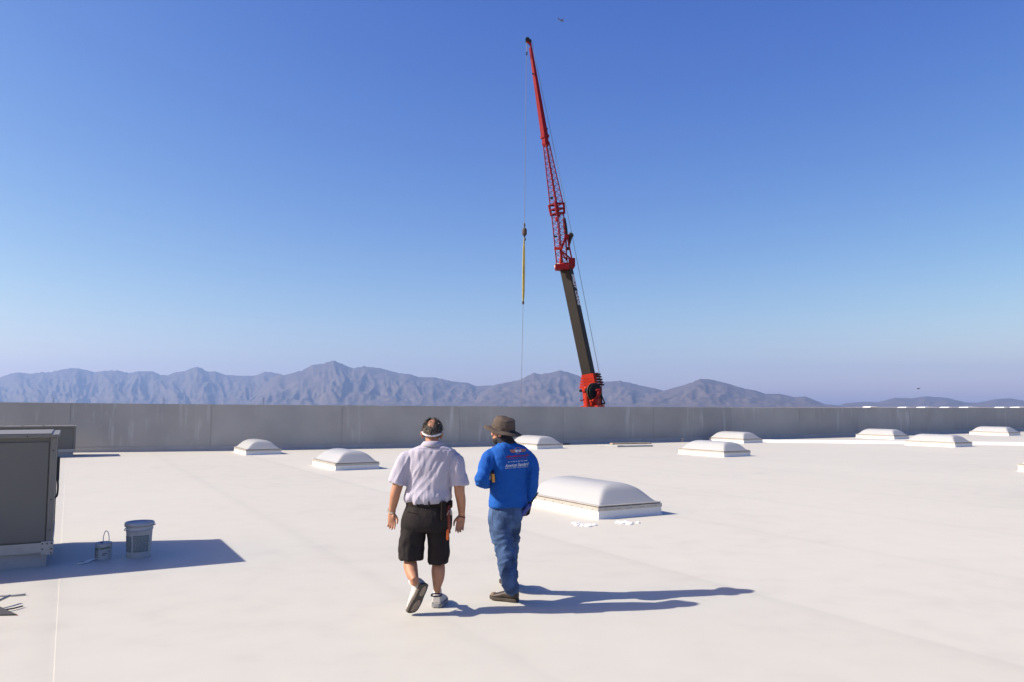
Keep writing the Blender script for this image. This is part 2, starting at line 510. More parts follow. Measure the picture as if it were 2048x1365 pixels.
def hills(x0, x1, dist, depth, seed, fade0, fade1, drop=0.0):
    """terrain between two bearings; its crest, at dist, makes the skyline"""
    nx, ny = int((x1 - x0) / 2), 60
    vs, fs = [], []
    for i in range(nx + 1):
        px = x0 + (x1 - x0) * i / nx
        d = ray(px, skyline(px))
        crest = CAM_H + d.z * dist / d.y
        f = min(1.0, max(0.0, (px - x0) / fade0)) if fade0 else 1.0
        f *= min(1.0, max(0.0, (x1 - px) / fade1)) if fade1 else 1.0
        f = f * f * (3 - 2 * f)
        crest = -10 + (crest + 10) * f - drop * (1 - f)
        X = d.x / d.y
        for j in range(ny + 1):
            v = j / ny * 1.5                        # 0 foot, 1 crest, 1.5 behind
            yy = dist + depth * (v - 1.0)
            if v <= 1: s = 0.10 * v + 0.90 * v ** 2.1
            else: s = 1 - 0.8 * (v - 1)
            wx = X * dist / 1000.0
            warp = 0.35 * nz(wx * 1.3, v * 2.2, seed)
            e1 = ridge(wx * 2.1 + warp + 0.4 * v, v * 1.1, seed + 3.1)
            e2 = ridge(wx * 5.2 + 1.6 * warp - 0.5 * v, v * 2.4, seed + 9.7)
            e3 = nz(wx * 13, v * 8, seed + 5.5)
            env = max(0.0, 4 * v * (1 - v)) if v <= 1 else 0.0
            e4 = ridge(wx * 11 + 2.5 * warp + 0.8 * v, v * 5, seed + 2.2)
            h = s + env * (0.12 * e1 + 0.085 * e2 + 0.05 * e4 + 0.03 * e3)
            z = -10 + (crest + 10) * h
            if abs(v - 1) < 0.02: z += (crest + 10) * 0.022 * nz(px * 0.16, seed, 1) + (crest + 10) * 0.016 * nz(px * 0.43, seed, 2)
            vs.append((X * yy, yy, max(z, -10.6)))
    for i in range(nx):
        for j in range(ny):
            a = i * (ny + 1) + j
            fs.append((a, a + ny + 1, a + ny + 2, a + 1))
    return MB().add(vs, fs)
for nm, a in (("mountain_range", (-600, 700, 12500, 3600, 2.0, 0, 120)), ("mountain_range", (470, 1080, 10800, 3000, 5.0, 100, 110)),
              ("mountain_range", (900, 1400, 9600, 2600, 8.0, 100, 90)), ("mountain_range", (1230, 1690, 8600, 2300, 11.0, 120, 30)),
              ("mountain_range", (1640, 2700, 9800, 2000, 14.0, 30, 0))):
    o = hills(*a).build(nm, M_rock, sm=True)
    tag(o, kind="structure")

# ------------------------------------------------------------------ parapet wall
base0 = wall_at(0)[0]
parapet = empty("parapet_wall", wall_at(arc[-1] * 0.3)[0], 0, "long grey concrete parapet wall along the far edge of the roof", "wall")
PB = parapet.location
s, PW = -0.54, 5.3
while s < arc[-1] - PW:
    s0, s1 = max(s, 0.0), s + PW
    (a, ha), (b, hb) = wall_at(s0 + 0.011), wall_at(s1 - 0.011)
    m_, hm = wall_at((s0 + s1) / 2)
    dirv = (b - a).normalized(); nrm = Vector((dirv.y, -dirv.x, 0))
    mb = MB()
    vs = []
    L = (b - a).length
    offm = (m_ - a).dot(nrm)
    for x, h, off in ((0, ha, 0), (L / 2, hm, offm), (L, hb, 0)):
        for y in (-off, -off + 0.30):
            for z in (-0.4, h):
                vs.append((x, y, z))
    fs = []
    for i in (0, 4):
        fs += [(i, i + 4, i + 5, i + 1), (i + 2, i + 3, i + 7, i + 6), (i + 1, i + 5, i + 7, i + 3), (i, i + 2, i + 6, i + 4)]
    fs += [(0, 1, 3, 2), (8, 10, 11, 9)]
    o = mb.add(vs, fs).build("panel", M_wall, parapet, loc=a - PB, rz=math.atan2(dirv.y, dirv.x))
    # sealant set back in the joint
    e, he = wall_at(s1)
    MB().box(-0.03, 0.03, 0.007, 0.27, -0.3, he - 0.02).build("joint_sealant", M_black, parapet, loc=e - PB, rz=math.atan2(dirv.y, dirv.x))
    # membrane turned up the wall, fastened with a bar
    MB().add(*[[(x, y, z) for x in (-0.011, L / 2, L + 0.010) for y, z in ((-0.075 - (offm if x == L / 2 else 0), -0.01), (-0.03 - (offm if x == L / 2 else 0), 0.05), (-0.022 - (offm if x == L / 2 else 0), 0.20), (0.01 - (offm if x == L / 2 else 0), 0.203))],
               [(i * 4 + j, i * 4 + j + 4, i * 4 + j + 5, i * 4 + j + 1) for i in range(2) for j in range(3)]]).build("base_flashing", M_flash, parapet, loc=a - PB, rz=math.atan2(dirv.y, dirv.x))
    s += PW

# ------------------------------------------------------------------ skylights
def make_skylight(w=1.30, l=2.44):
    """origin at the near left corner; x runs along the parapet, y away"""
    root = empty("skylight", (0, 0, 0))
    ch = 0.17
    mb = MB()
    mb.loft([[(x, y, z) for x, y in ((-e, -e), (w + e, -e), (w + e, l + e), (-e, l + e))] for e, z in ((0.035, -0.01), (0.006, 0.03), (0.0, ch))])
    mb.build("curb", M_curb, root)
    fr = MB(); t = 0.012
    for x0, x1, y0, y1 in ((-t, w + t, -t, 0.05), (-t, w + t, l - 0.05, l + t), (-t, 0.05, 0.05, l - 0.05), (w - 0.05, w + t, 0.05, l - 0.05)):
        fr.box(x0, x1, y0, y1, ch - 0.035, ch + 0.022)
    frm = fr.build("frame", M_alu, root)
    gk = MB()
    for x0, x1, y0, y1 in ((0.012, w - .012, 0.012, 0.06), (0.012, w - .012, l - 0.06, l - .012), (0.012, 0.06, 0.06, l - 0.06), (w - 0.06, w - .012, 0.06, l - 0.06)):
        gk.box(x0, x1, y0, y1, ch + 0.019, ch + 0.036)
    gk.build("gasket", M_gasket, root)
    rt = MB()
    for x0, x1, y0, y1 in ((0.0, w, 0.0, 0.07), (0.0, w, l - 0.07, l), (0.0, 0.07, 0.07, l - 0.07), (w - 0.07, w, 0.07, l - 0.07)):
        rt.box(x0, x1, y0, y1, ch + 0.0355, ch + 0.05)
    rt.build("retainer", M_alu, root)
    sc = MB().lathe([(0.0, 0), (0.011, 0), (0.011, 0.007), (0.005, 0.010), (0.0, 0.010)], n=8, cap=False).mesh("screw")
    for i in range(5):
        o = link("screw", sc, M_screw, frm, (w * (i + 0.5) / 5, -t - 0.001, ch - 0.012)); o.rotation_euler = (math.pi / 2, 0, 0)
    for i in range(8):
        o = link("screw", sc, M_screw, frm, (-t - 0.001, l * (i + 0.5) / 8, ch - 0.012)); o.rotation_euler = (0, -math.pi / 2, 0)
    nx, ny = 36, 56
    vs, fs = [], []
    x0, x1, y0, y1 = 0.055, w - 0.055, 0.055, l - 0.055
    hw = (x1 - x0) / 2; H = 0.325
    def gprof(t):
        t = min(max(t, 0), 1)
        return (1 - (1 - t) ** 2.5) * (0.84 + 0.16 * min(1, t * 3))
    def gend(t):
        t = min(max(t, 0), 1)
        return (1 - (1 - t) ** 1.9) * (0.70 + 0.30 * min(1, t * 2.2))
    for j in range(ny + 1):
        for i in range(nx + 1):
            # denser towards the rims
            fx = 0.5 - 0.5 * math.cos(math.pi * i / nx); fy = 0.5 - 0.5 * math.cos(math.pi * j / ny)
            x, y = x0 + (x1 - x0) * fx, y0 + (y1 - y0) * fy
            a = gprof(min(x - x0, x1 - x) / hw); b = 1.06 * gend(min(y - y0, y1 - y) / (hw * 0.80))
            k = 15.0
            s_ = -math.log(math.exp(-k * a) + math.exp(-k * b)) / k
            edge = -math.log(2) / k * 0
            z = max(0.0, s_ + 0.0) * H
            m_ = min(a, b)
            z = H * (s_ * min(1, m_ * 4) + m_ * (1 - min(1, m_ * 4)))
            vs.append((x, y, ch + 0.045 + max(z, 0)))
    for j in range(ny):
        for i in range(nx):
            a = j * (nx + 1) + i
            fs.append((a, a + 1, a + nx + 2, a + nx + 1))
    MB().add(vs, fs).build("dome", M_dome, root, sm=True)
    return root
proto = make_skylight()
sky_spots = [
    ((1197, 1040), "largest white domed skylight, right behind the man in the blue shirt"),
    ((671, 942), "white domed skylight left of the man in the white shirt, nearer of the two there"),
    ((492, 911), "white domed skylight farthest to the left, close to the parapet wall"),
    ((1074, 899), "white domed skylight by the wall, half hidden behind the blue shirt's shoulder"),
    ((1448, 915), "white domed skylight standing alone right of centre, in front of the low white curb"),
    ((1487, 887), "small white domed skylight at the left end of the low white curb"),
    ((1910, 895), "white domed skylight on the right that stands across the low white curb"),
    ((1788, 879), "white domed skylight on the right, just behind the low white curb"),
    ((2017, 872), "farthest white domed skylight at the right, close to the parapet wall"),
]
for i, ((px, py), lb) in enumerate(sky_spots):
    o = proto if i == 0 else copy_tree(proto)
    o.location = G(px, py)
    o.rotation_euler.z = ROT
    tag(o, lb, "skylight", "domed skylights on the roof")
o = copy_tree(proto)
o.location = G(2037, 943) - W * 2.44
o.rotation_euler.z = ROT
tag(o, "white domed skylight cut off by the right edge of the photo", "skylight", "domed skylights on the roof")

# low white curb crossing the right side of the roof
a, b = G(1480, 884.5), G(2200, 893.0)
c = empty("roof_curb", a, math.atan2(b.y - a.y, b.x - a.x), "low white membrane curb running across the right side of the roof", "curb")
L = (b - a).length
prof = [(-0.10, 0.0), (-0.035, 0.02), (0.0, 0.12), (0.02, 0.135), (0.26, 0.135), (0.28, 0.12), (0.32, 0.02), (0.38, 0.0)]
for i in range(8):
    x0, x1 = L * i / 8, L * (i + 1) / 8 - 0.004
    dz = 0.003 * (i % 2)
    MB().loft([[(x, y, z + dz) for y, z in prof] for x in (x0, x1)]).build("curb_section", M_curb, c)

# ------------------------------------------------------------------ rooftop air conditioning units
M_unit = mat("tan_grey_sheet_metal", (0.135, 0.13, 0.115), rough=0.5, var=0.05, vscale=1.5, spec=0.4)
M_unit_lt = mat("pale_sheet_metal", (0.165, 0.158, 0.14), rough=0.5, var=0.06, vscale=3)
M_galv = mat("galvanised_rail", (0.34, 0.335, 0.32), rough=0.4, metal=0.2, var=0.12, vscale=7)
M_dark = mat("dark_steel", (0.05, 0.05, 0.05), rough=0.6)

def make_unit(w, d, h, label, split, detail=True):
    """origin at the near right corner on the roof; x runs to the left (negative), y away"""
    root = empty("air_conditioning_unit", (0, 0, 0), 0, label, "air conditioner")
    cb = 0.17
    MB().box(-w + 0.06, -0.06, 0.06, d - 0.06, -0.01, cb).build("roof_curb", M_flash, root)
    rail = MB()
    rail.box(-w, 0, 0, d, cb, cb + 0.11).build("base_rail", M_galv, root)
    MB().bevbox(-w + 0.03, -0.03, 0.03, d - 0.03, cb + 0.11, h - 0.05, 0.004).build("casing", M_unit, root)
    # front panels
    xs = [-w + 0.07] + split + [-0.075]
    for i in range(len(xs) - 1):
        MB().bevbox(xs[i] + 0.006, xs[i + 1] - 0.006, 0.012, 0.035, cb + 0.125, h - 0.10, 0.004).build("side_panel", M_unit, root)
    ys = [0.08, d * 0.55, d - 0.06]
    for i in range(2):
        MB().bevbox(-0.036, -0.012, ys[i] + 0.006, ys[i + 1] - 0.006, cb + 0.125, h - 0.10, 0.004).build("side_panel", M_unit, root)
    for x in (-w, -0.07):
        for y in (0.0, d - 0.06):
            MB().bevbox(x + 0.002, x + 0.068, y + 0.002, y + 0.058, cb + 0.111, h - 0.051, 0.005).build("corner_post", M_unit_lt, root)
    MB().bevbox(-w - 0.02, 0.02, -0.02, d + 0.02, h - 0.05, h - 0.012, 0.006).build("top_rim", M_unit_lt, root)
    for i in range(len(xs) - 1):
        MB().bevbox(xs[i] - 0.03, xs[i + 1] + 0.015, 0.0, d, h - 0.0119, h, 0.004).build("top_panel", M_unit_lt, root)
    if detail:
        br = MB().bevbox(-0.115, 0.008, -0.012, 0.001, cb - 0.03, cb + 0.125, 0.004).build("corner_bracket", M_galv, root)
        MB().bevbox(-0.002, 0.010, 0.001, 0.11, cb - 0.03, cb + 0.125, 0.004).build("corner_bracket", M_galv, root)
        sc = MB().lathe([(0.0, 0), (0.009, 0), (0.009, 0.006), (0.0, 0.009)], n=8, cap=False).mesh("bolt")
        for x, z in ((-0.10, cb + 0.10), (-0.055, cb + 0.10), (-0.012, cb + 0.10), (-0.10, cb + 0.04), (-0.012, cb + 0.04), (-0.012, cb - 0.01)):
            o = link("bolt", sc, M_dark, br, (x, -0.012, z)); o.rotation_euler = (math.pi / 2, 0, 0)
        for z in (cb + 0.25, h * 0.5, h - 0.2):
            o = link("bolt", sc, M_screw, root, (-0.035, 0.001, z)); o.rotation_euler = (math.pi / 2, 0, 0)
        for x in (-0.3, -0.9, -1.5):
            o = link("bolt", sc, M_screw, root, (x, -0.021, h - 0.03)); o.rotation_euler = (math.pi / 2, 0, 0)
        # hook and service fitting on the right side
        MB().bevbox(0.0, 0.03, d * 0.62, d * 0.72, cb + 0.72, cb + 1.02, 0.004).build("service_switch", M_dark, root)
        MB().tube([(0.015, d * 0.66, cb + 0.72), (0.02, d * 0.66, cb + 0.62), (0.012, d * 0.66, cb + 0.52), (-0.02, d * 0.66, cb + 0.5)], [0.012] * 4, n=8).build("conduit", M_dark, root)
    return root
u1 = make_unit(3.1, 1.81, 1.53, "large grey rooftop air conditioner cut off by the left edge of the photo", [-2.0, -1.05])
u1.location = G(103, 1134); u1.rotation_euler.z = ROT
u2 = make_unit(4.4, 1.6, 1.12, "lower grey rooftop air conditioner behind the large one, by the wall", [-3.2, -2.3, -1.7, -1.05], False)
u2.location = G(150, 914); u2.rotation_euler.z = ROT

# ------------------------------------------------------------------ pails in the shade of the unit
M_pail = mat("cloudy_white_plastic", (0.44, 0.455, 0.47), rough=0.45, var=0.10, vscale=8, spec=0.4)
M_pail_lid = mat("grey_white_plastic", (0.33, 0.34, 0.37), rough=0.45, var=0.05, vscale=8)
M_print = mat("grey_green_print", (0.15, 0.18, 0.18), rough=0.6, var=0.2, vscale=30)
M_ink = mat("navy_ink", (0.05, 0.06, 0.12), rough=0.6)
M_green = mat("green_ink", (0.05, 0.12, 0.03), rough=0.6)
def patch(rb, rt, z0, z1, th0, th1, off, H, tilt=0.0, n=14):
    vs, fs = [], []
    for i in range(n + 1):
        t = i / n; th = th0 + (th1 - th0) * t
        for z in (z0 + tilt * t, z1 + tilt * t):
            r = rb + (rt - rb) * z / H + off
            vs.append((r * math.cos(th), r * math.sin(th), z))
    for i in range(n):
        fs.append((i * 2, i * 2 + 2, i * 2 + 3, i * 2 + 1))
    return MB().add(vs, fs)
pail = empty("pail", G(277, 1114), 0, "tall cloudy white plastic pail with grey printed label and lid", "pail")
H = 0.42
MB().lathe([(0.0, 0.0), (0.128, 0.0), (0.134, 0.006), (0.149, 0.33), (0.158, 0.335), (0.158, 0.355), (0.152, 0.36), (0.153, 0.405), (0.0, 0.41)], n=40, cap=False).build("bucket_body", M_pail, pail, sm=True)
lid = MB().lathe([(0.152, 0.375), (0.170, 0.378), (0.171, 0.415), (0.162, 0.428), (0.150, 0.428), (0.144, 0.414), (0.0, 0.414)], n=40, cap=False).build("lid", M_pail_lid, pail, sm=True)
MB().bevbox(0.165, 0.192, -0.02, 0.02, 0.385, 0.40, 0.004).build("lid_tab", M_pail_lid, pail)
MB().tube([(-0.166, -0.01, 0.35), (-0.13, -0.115, 0.335), (0, -0.172, 0.33), (0.13, -0.115, 0.335), (0.166, -0.01, 0.35)], [0.004] * 5, n=6, ref=Vector((0, 0, 1))).build("bail_handle", M_pail_lid, pail, sm=True)
lab = patch(0.1345, 0.149, 0.075, 0.265, R(-165), R(-102), 0.0015, 0.335).build("printed_label", M_print, pail)
lab2 = patch(0.1345, 0.149, 0.075, 0.275, R(-92), R(-18), 0.0015, 0.335).build("printed_label", M_print, pail)
M_print2 = mat("pale_print", (0.26, 0.28, 0.29), rough=0.6)
rnd = random.Random(4)
for lb, t0, t1 in ((lab, -160, -107), (lab2, -88, -24)):
    mbp = MB()
    for i in range(11):
        z = 0.25 - i * 0.0155
        a = t0
        while a < t1 - 3:
            wdt = rnd.uniform(4, 14); b_ = min(a + wdt, t1 - rnd.uniform(0, 4))
            q = patch(0.1345, 0.149, z, z + rnd.choice((0.005, 0.006, 0.009)), R(a), R(b_), 0.0030, 0.335, n=4)
            mbp.add(q.v, q.f); a = b_ + rnd.uniform(2, 5)
    o = mbp.build("fine_print", M_print2, lb); tag(o, kind="stuff")

can = empty("pail", G(206, 1119), 0, "small white paint pail with two green bars on its label and a raised handle", "pail")
MB().lathe([(0.0, 0.0), (0.086, 0.0), (0.089, 0.004), (0.091, 0.165), (0.095, 0.168), (0.096, 0.185), (0.090, 0.189), (0.0, 0.186)], n=36, cap=False).build("bucket_body", M_pail, can, sm=True)
MB().lathe([(0.084, 0.186), (0.097, 0.187), (0.098, 0.197), (0.090, 0.203), (0.080, 0.197), (0.0, 0.197)], n=36, cap=False).build("lid", M_pail_lid, can, sm=True)
MB().tube([(-0.034, 0.06, 0.19), (-0.036, 0.06, 0.25), (-0.02, 0.06, 0.315), (0.0, 0.06, 0.328), (0.02, 0.06, 0.31), (0.034, 0.06, 0.25), (0.032, 0.06, 0.19)], [0.005] * 7, n=8, ref=Vector((0, 1, 0))).build("handle", M_curb, can, sm=True)
MB().bevbox(-0.03, -0.01, -0.02, 0.0, 0.197, 0.212, 0.003).build("spout_cap", M_ink, can)
patch(0.089, 0.091, 0.128, 0.143, R(-168), R(-96), 0.002, 0.165).build("label_bar", M_green, can)
patch(0.089, 0.091, 0.128, 0.142, R(-86), R(-14), 0.002, 0.165, 0.012).build("label_bar", M_green, can)
mbp = MB()
for i in range(6):
    z = 0.113 - 0.015 * i; a = -166.0
    while a < -104:
        b_ = min(a + rnd.uniform(8, 22), -100); q = patch(0.089, 0.091, z, z + 0.007, R(a), R(b_), 0.002, 0.165, n=4); mbp.add(q.v, q.f); a = b_ + rnd.uniform(3, 6)
for z, a, b_ in ((0.075, -70, -35), (0.06, -74, -50), (0.10, -30, -14)):
    q = patch(0.089, 0.091, z, z + 0.008, R(a), R(b_), 0.002, 0.165, n=4); mbp.add(q.v, q.f)
tag(mbp.build("fine_print", M_ink, can), kind="stuff")

# strip of seam tape lying beside the small pail, and a dark offcut
M_tape = mat("pale_tape", (0.62, 0.62, 0.60), rough=0.5)
def ribbon(pts, w, z, th=0.003):
    mb = MB(); vs = []
    P = [Vector(p) for p in pts]
    for i, p in enumerate(P):
        t = (P[min(i + 1, len(P) - 1)] - P[max(i - 1, 0)]).normalized(); s = Vector((t.y, -t.x, 0))
        hz = z + 0.006 * (0.5 + 0.5 * nz(i * 1.7, 3, 1))
        for k in (-1, 1):
            q = p + s * (w / 2 * k); vs += [(q.x, q.y, z - 0.004), (q.x, q.y, hz + th)]
    fs = []
    for i in range(len(P) - 1):
        a = i * 4
        fs += [(a, a + 4, a + 5, a + 1), (a + 2, a + 3, a + 7, a + 6), (a + 1, a + 5, a + 7, a + 3), (a, a + 2, a + 6, a + 4)]
    e = (len(P) - 1) * 4
    fs += [(0, 1, 3, 2), (e, e + 2, e + 3, e + 1)]
    return mb.add(vs, fs)
def flat_thing(name, pxs, w, z, m, label, cat):
    pts = [G(*p) for p in pxs]
    return tag(ribbon(pts, w, z).build(name, m, base=(pts[0].x, pts[0].y, 0), loc=(pts[0].x, pts[0].y, 0)), label, cat)
flat_thing("tape_strip", [(158, 1130), (172, 1127), (184, 1122), (192, 1120)], 0.05, 0.012, M_tape, "pale strip of tape lying on the roof beside the small white pail", "tape")
flat_thing("dark_offcut", [(160, 1128), (164, 1127.4), (168, 1126.8)], 0.03, 0.013, M_dark, "tiny dark scrap on the shaded roof near the small white pail", "scrap")

# crumbs of white sealant in front of the largest skylight
M_seal = mat("white_sealant", (0.80, 0.79, 0.78), rough=0.5)
M_seal2 = mat("grey_sealant", (0.45, 0.43, 0.41), rough=0.7)
def crumbs(cx, cy, n, sx, sy, seed, label):
    r = random.Random(seed); mb = MB(); c = G(cx, cy)
    for i in range(n):
        p = G(cx + r.gauss(0, sx), cy + r.gauss(0, sy)) - c
        a, b, h = r.uniform(.02, .07), r.uniform(.015, .05), r.uniform(.008, .022)
        mb.ellipsoid((p.x, p.y, 0.008), a, b, h, n=8, m=5)
    return tag(mb.build("sealant_smear", M_seal, sm=True, loc=c), label, "sealant")
crumbs(1163, 1051, 16, 13, 1.6, 3, "dried white sealant blobs left of the largest skylight's near corner")
crumbs(1252, 1047, 16, 12, 1.6, 5, "dried white sealant blobs below the shaded end of the largest skylight")

# folded dark stand at the left edge
M_red = mat("faded_red_edge", (0.30, 0.03, 0.03), rough=0.6)
st = empty("folding_stand", G(5, 1222), 0, "dark folded stand with thin metal arms at the left edge of the photo", "stand")
SB = st.location
def loc_(px, py, z): return G(px, py, z) - SB
p1, p2, p3 = loc_(-40, 1195, 0.10), loc_(34, 1229, 0.014), loc_(-60, 1231, 0.014)
nrm = (p2 - p1).cross(p3 - p1).normalized() * 0.008
MB().add([p1, p2, p3, p1 + nrm, p2 + nrm, p3 + nrm], [(0, 1, 2), (5, 4, 3), (0, 3, 4, 1), (1, 4, 5, 2), (2, 5, 3, 0)]).build("flap", M_dark, st)
MB().tube([loc_(-40, 1222, 0.03), loc_(16, 1219, 0.02), loc_(45, 1212.5, 0.016)], [0.007] * 3, n=8).build("arm", M_dark, st, sm=True)
MB().tube([loc_(-50, 1222, 0.02), loc_(-5, 1203, 0.06), loc_(19, 1192, 0.075)], [0.012] * 3, n=8).build("arm", M_screw, st, sm=True)
MB().tube([loc_(-40, 1192, 0.012), loc_(20, 1191.5, 0.013), loc_(50, 1189, 0.013)], [0.009] * 3, n=8).build("arm", M_flash, st, sm=True)
MB().tube([p1 + nrm * 1.5, p2 + nrm * 1.2], [0.006] * 2, n=6).build("edge_trim", M_red, st)

# boards left lying by the wall, small vents and debris
M_board = mat("weathered_white_board", (0.33, 0.335, 0.33), rough=0.7, var=0.12, vscale=3)
M_wood = mat("weathered_wood", (0.34, 0.26, 0.17), rough=0.85, var=0.25, vscale=6)
def board(px0, px1, y0, wid, th, z, m, label, name="board", cat="board"):
    a, b = G(px0, y0[0]), G(px1, y0[1])
    L = (b - a).length
    return tag(MB().bevbox(0, L, 0, wid, z, z + th, 0.005).build(name, m, loc=a, rz=math.atan2(b.y - a.y, b.x - a.x)), label, cat)
board(1198, 1236, (893.5, 895), 0.5, 0.07, 0.008, M_board, "short white board at the left end of the boards lying by the wall")
board(1234, 1306, (895.0, 893.6), 0.6, 0.06, 0.008, M_board, "longest white board lying flat on the roof near the wall")
board(1225, 1303, (889.5, 888.2), 0.3, 0.05, 0.008, M_wood, "thin brown edged plank lying behind the white boards by the wall", "plank", "plank")
for (px, py, h, r, c_, lb) in ((1365, 884.5, 0.16, 0.07, M_flash, "short white vent pipe on the roof near the wall, right of the boards"),
                               (1675, 874.0, 0.12, 0.05, mat("orange_cap", (0.45, 0.12, 0.04), rough=0.6), "tiny orange capped pipe by the wall, left of a skylight")):
    v = empty("vent_pipe", G(px, py), 0, lb, "pipe")
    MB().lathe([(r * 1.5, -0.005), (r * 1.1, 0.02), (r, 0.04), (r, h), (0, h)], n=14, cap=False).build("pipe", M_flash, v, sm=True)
    MB().lathe([(0, h + 0.07), (r * 1.2, h + 0.05), (r * 1.3, h + 0.001), (0, h + 0.001)], n=14, cap=False).build("cap", c_, v, sm=True)
def pallet(px, py, wpx, name, label, m):
    a = G(px, py); r_ = empty(name, a, ROT, label, "debris")
    L = wpx / FPX * a.y
    for i in range(3):
        MB().bevbox(0, L, 0.12 * i, 0.12 * i + 0.10, 0.06, 0.10, 0.004).build("slat", m, r_)
    for x in (0.02, L / 2, L - 0.1):
        MB().bevbox(x, x + 0.08, 0.0, 0.34, 0.008, 0.0595, 0.004).build("runner", M_dark, r_)
pallet(165, 904.5, 33, "drain_cover", "low yellowish slatted drain cover at the wall by the lower air conditioner", M_wood)
pallet(1124, 890.0, 20, "scrap_pallet", "small pale scrap of boards at the wall right of the half hidden skylight", M_board)

# ------------------------------------------------------------------ far things beyond the parapet
M_far = mat("far_white_metal", (0.70, 0.70, 0.68), rough=0.6)
M_farw = mat("far_tan_wall", (0.40, 0.35, 0.29), rough=0.8)
words = ["first", "second", "third", "fourth", "fifth", "sixth", "last"]
for i, (x0, x1, y) in enumerate(((1740, 1757, 813.2), (1811, 1821, 814.2), (1849, 1871, 814), (1896, 1904, 814.2), (1935, 1960, 814), (2007, 2018, 814.2), (2038, 2064, 814))):
    Y = 900.0 + 25 * i
    a, b = D(x0, y, Y), D(x1, y, Y)
    wdt = b.x - a.x
    t = empty("warehouse", ((a.x + b.x) / 2, Y + 10, -10), 0, "%s tiny white roofed building from the left above the parapet at right" % words[i], "building", "far white buildings beyond the parapet")
    hh = a.z + 10
    MB().box(-wdt / 2 + .3, wdt / 2 - .3, -9.7, 9.7, -0.5, hh - 1.2).build("wall", M_farw, t)
    mbr = MB(); mbr.loft([[(x, y_, z) for x, z in ((-wdt / 2, hh - 1.2), (wdt / 2, hh - 1.2), (wdt / 2 - 1, hh - 0.3), (0, hh), (-wdt / 2 + 1, hh - 0.3))] for y_ in (-10, 10)])
    mbr.build("roof", M_far, t)
M_pole = mat("pole_grey", (0.10, 0.10, 0.10), rough=0.8)
for px, lb in ((107, "power pole above the parapet, leftmost of three"), (328, "power pole above the parapet, middle one of three"), (527, "power pole above the parapet, rightmost of three")):
    p = D(px, 796, 900.0)
    t = empty("power_pole", (p.x, 900, -10), 0, lb, "pole", "power poles beyond the parapet")
    hh = p.z + 10
    MB().lathe([(0.32, 0), (0.2, hh)], n=8).build("mast", M_pole, t)
    for z, L in ((hh - 1.2, 2.6), (hh - 3.2, 3.0)):
        MB().box(-L / 2, L / 2, -0.15, 0.15, z, z + 0.3).build("cross_arm", M_pole, t)

# light aircraft and a bird
M_plane = mat("grey_aircraft", (0.07, 0.075, 0.09), rough=0.5)
p = D(1122, 41, 1150.0)
pl = empty("airplane", p, 0, "tiny airplane high in the sky above the crane", "airplane")
pl.rotation_euler = (R(8), R(12), R(25)); pl.scale = (1.25, 1.25, 1.25)
MB().tube([(-4.2, 0, .3), (-2, 0, .1), (0.5, 0, 0), (3.0, 0, 0), (3.8, 0, -.1)], [(.2, .25), (.5, .5), (.75, .8), (.6, .65), (.2, .2)], ref=Vector((0, 1, 0))).build("fuselage", M_plane, pl, sm=True)
for s_ in (-1, 1):
    MB().loft([[(1.6 - .2 * q, s_ * y, z + .55), (0.1 + .3 * q, s_ * y, z + .55), (.1 + .3 * q, s_ * y, z + .7), (1.4 - .2 * q, s_ * y, z + .72)] for y, z, q in ((.3, 0, 0), (5.4, .5, 1))]).build("wing", M_plane, pl)
    MB().box(-4.2, -3.2, min(0, s_ * 1.9), max(0, s_ * 1.9), .35, .45).build("tailplane", M_plane, pl)
MB().loft([[(-4.4 + .3 * q, y, z) for y in (-.06, .06)] + [(-3.2 - .5 * q, y, z) for y in (.06, -.06)] for z, q in ((.4, 0), (1.9, 1))]).build("tail_fin", M_plane, pl)
p = D(1837, 778, 70.0)
bd = empty("bird", p, 0, "tiny dark bird flying above the low hills at right", "bird")
M_bird = mat("dark_feather", (0.04, 0.04, 0.04), rough=0.9)
mbb = MB().tube([(-.14, 0, 0), (-.05, 0, .0), (.05, 0, .01), (.12, 0, .02)], [(.012, .01), (.035, .032), (.03, .03), (.012, .012)], ref=Vector((0, 1, 0)))
for s_ in (-1, 1):
    mbb.loft([[(.05, s_ * y, z), (-.05, s_ * y, z), (-.05, s_ * y, z + .01), (.05, s_ * y, z + .012)] for y, z in ((0.0, 0), (.10, .05), (.2, .03))])
mbb.build("bird_body", M_bird, bd, sm=True)

# ------------------------------------------------------------------ mobile crane behind the building
M_cred = mat("crane_red", (0.34, 0.017, 0.004), rough=0.5, spec=0.2, var=0.12, vscale=1.5)
M_cred2 = mat("jib_red", (0.17, 0.0012, 0.004), rough=0.5, spec=0.2, var=0.10, vscale=2)
M_boom = mat("boom_charcoal", (0.016, 0.0135, 0.0115), rough=0.6, spec=0.25, var=0.12, vscale=1.2)
M_rope = mat("wire_rope", (0.16, 0.17, 0.20), rough=0.6)
M_drum = mat("hose_reel_black", (0.006, 0.008, 0.008), rough=0.7, spec=0.2)
M_sheave = mat("pale_sheave", (0.62, 0.58, 0.46), rough=0.5)
M_weight = mat("rusty_weight", (0.06, 0.04, 0.03), rough=0.8, var=0.3, vscale=6)
M_white = mat("white_lettering", (0.80, 0.80, 0.80), rough=0.6)
CY = 55.0
MPX = CY / FPX                          # metres per photograph pixel at the crane
def C(px, py, dy=0.0): return D(px, py, CY + dy)
foot = C(1196, 880)
crane = empty("mobile_crane", (foot.x + 0.6, CY, -10.0), 0, "tall red and charcoal mobile crane raised beyond the parapet wall", "crane")
CB = crane.location

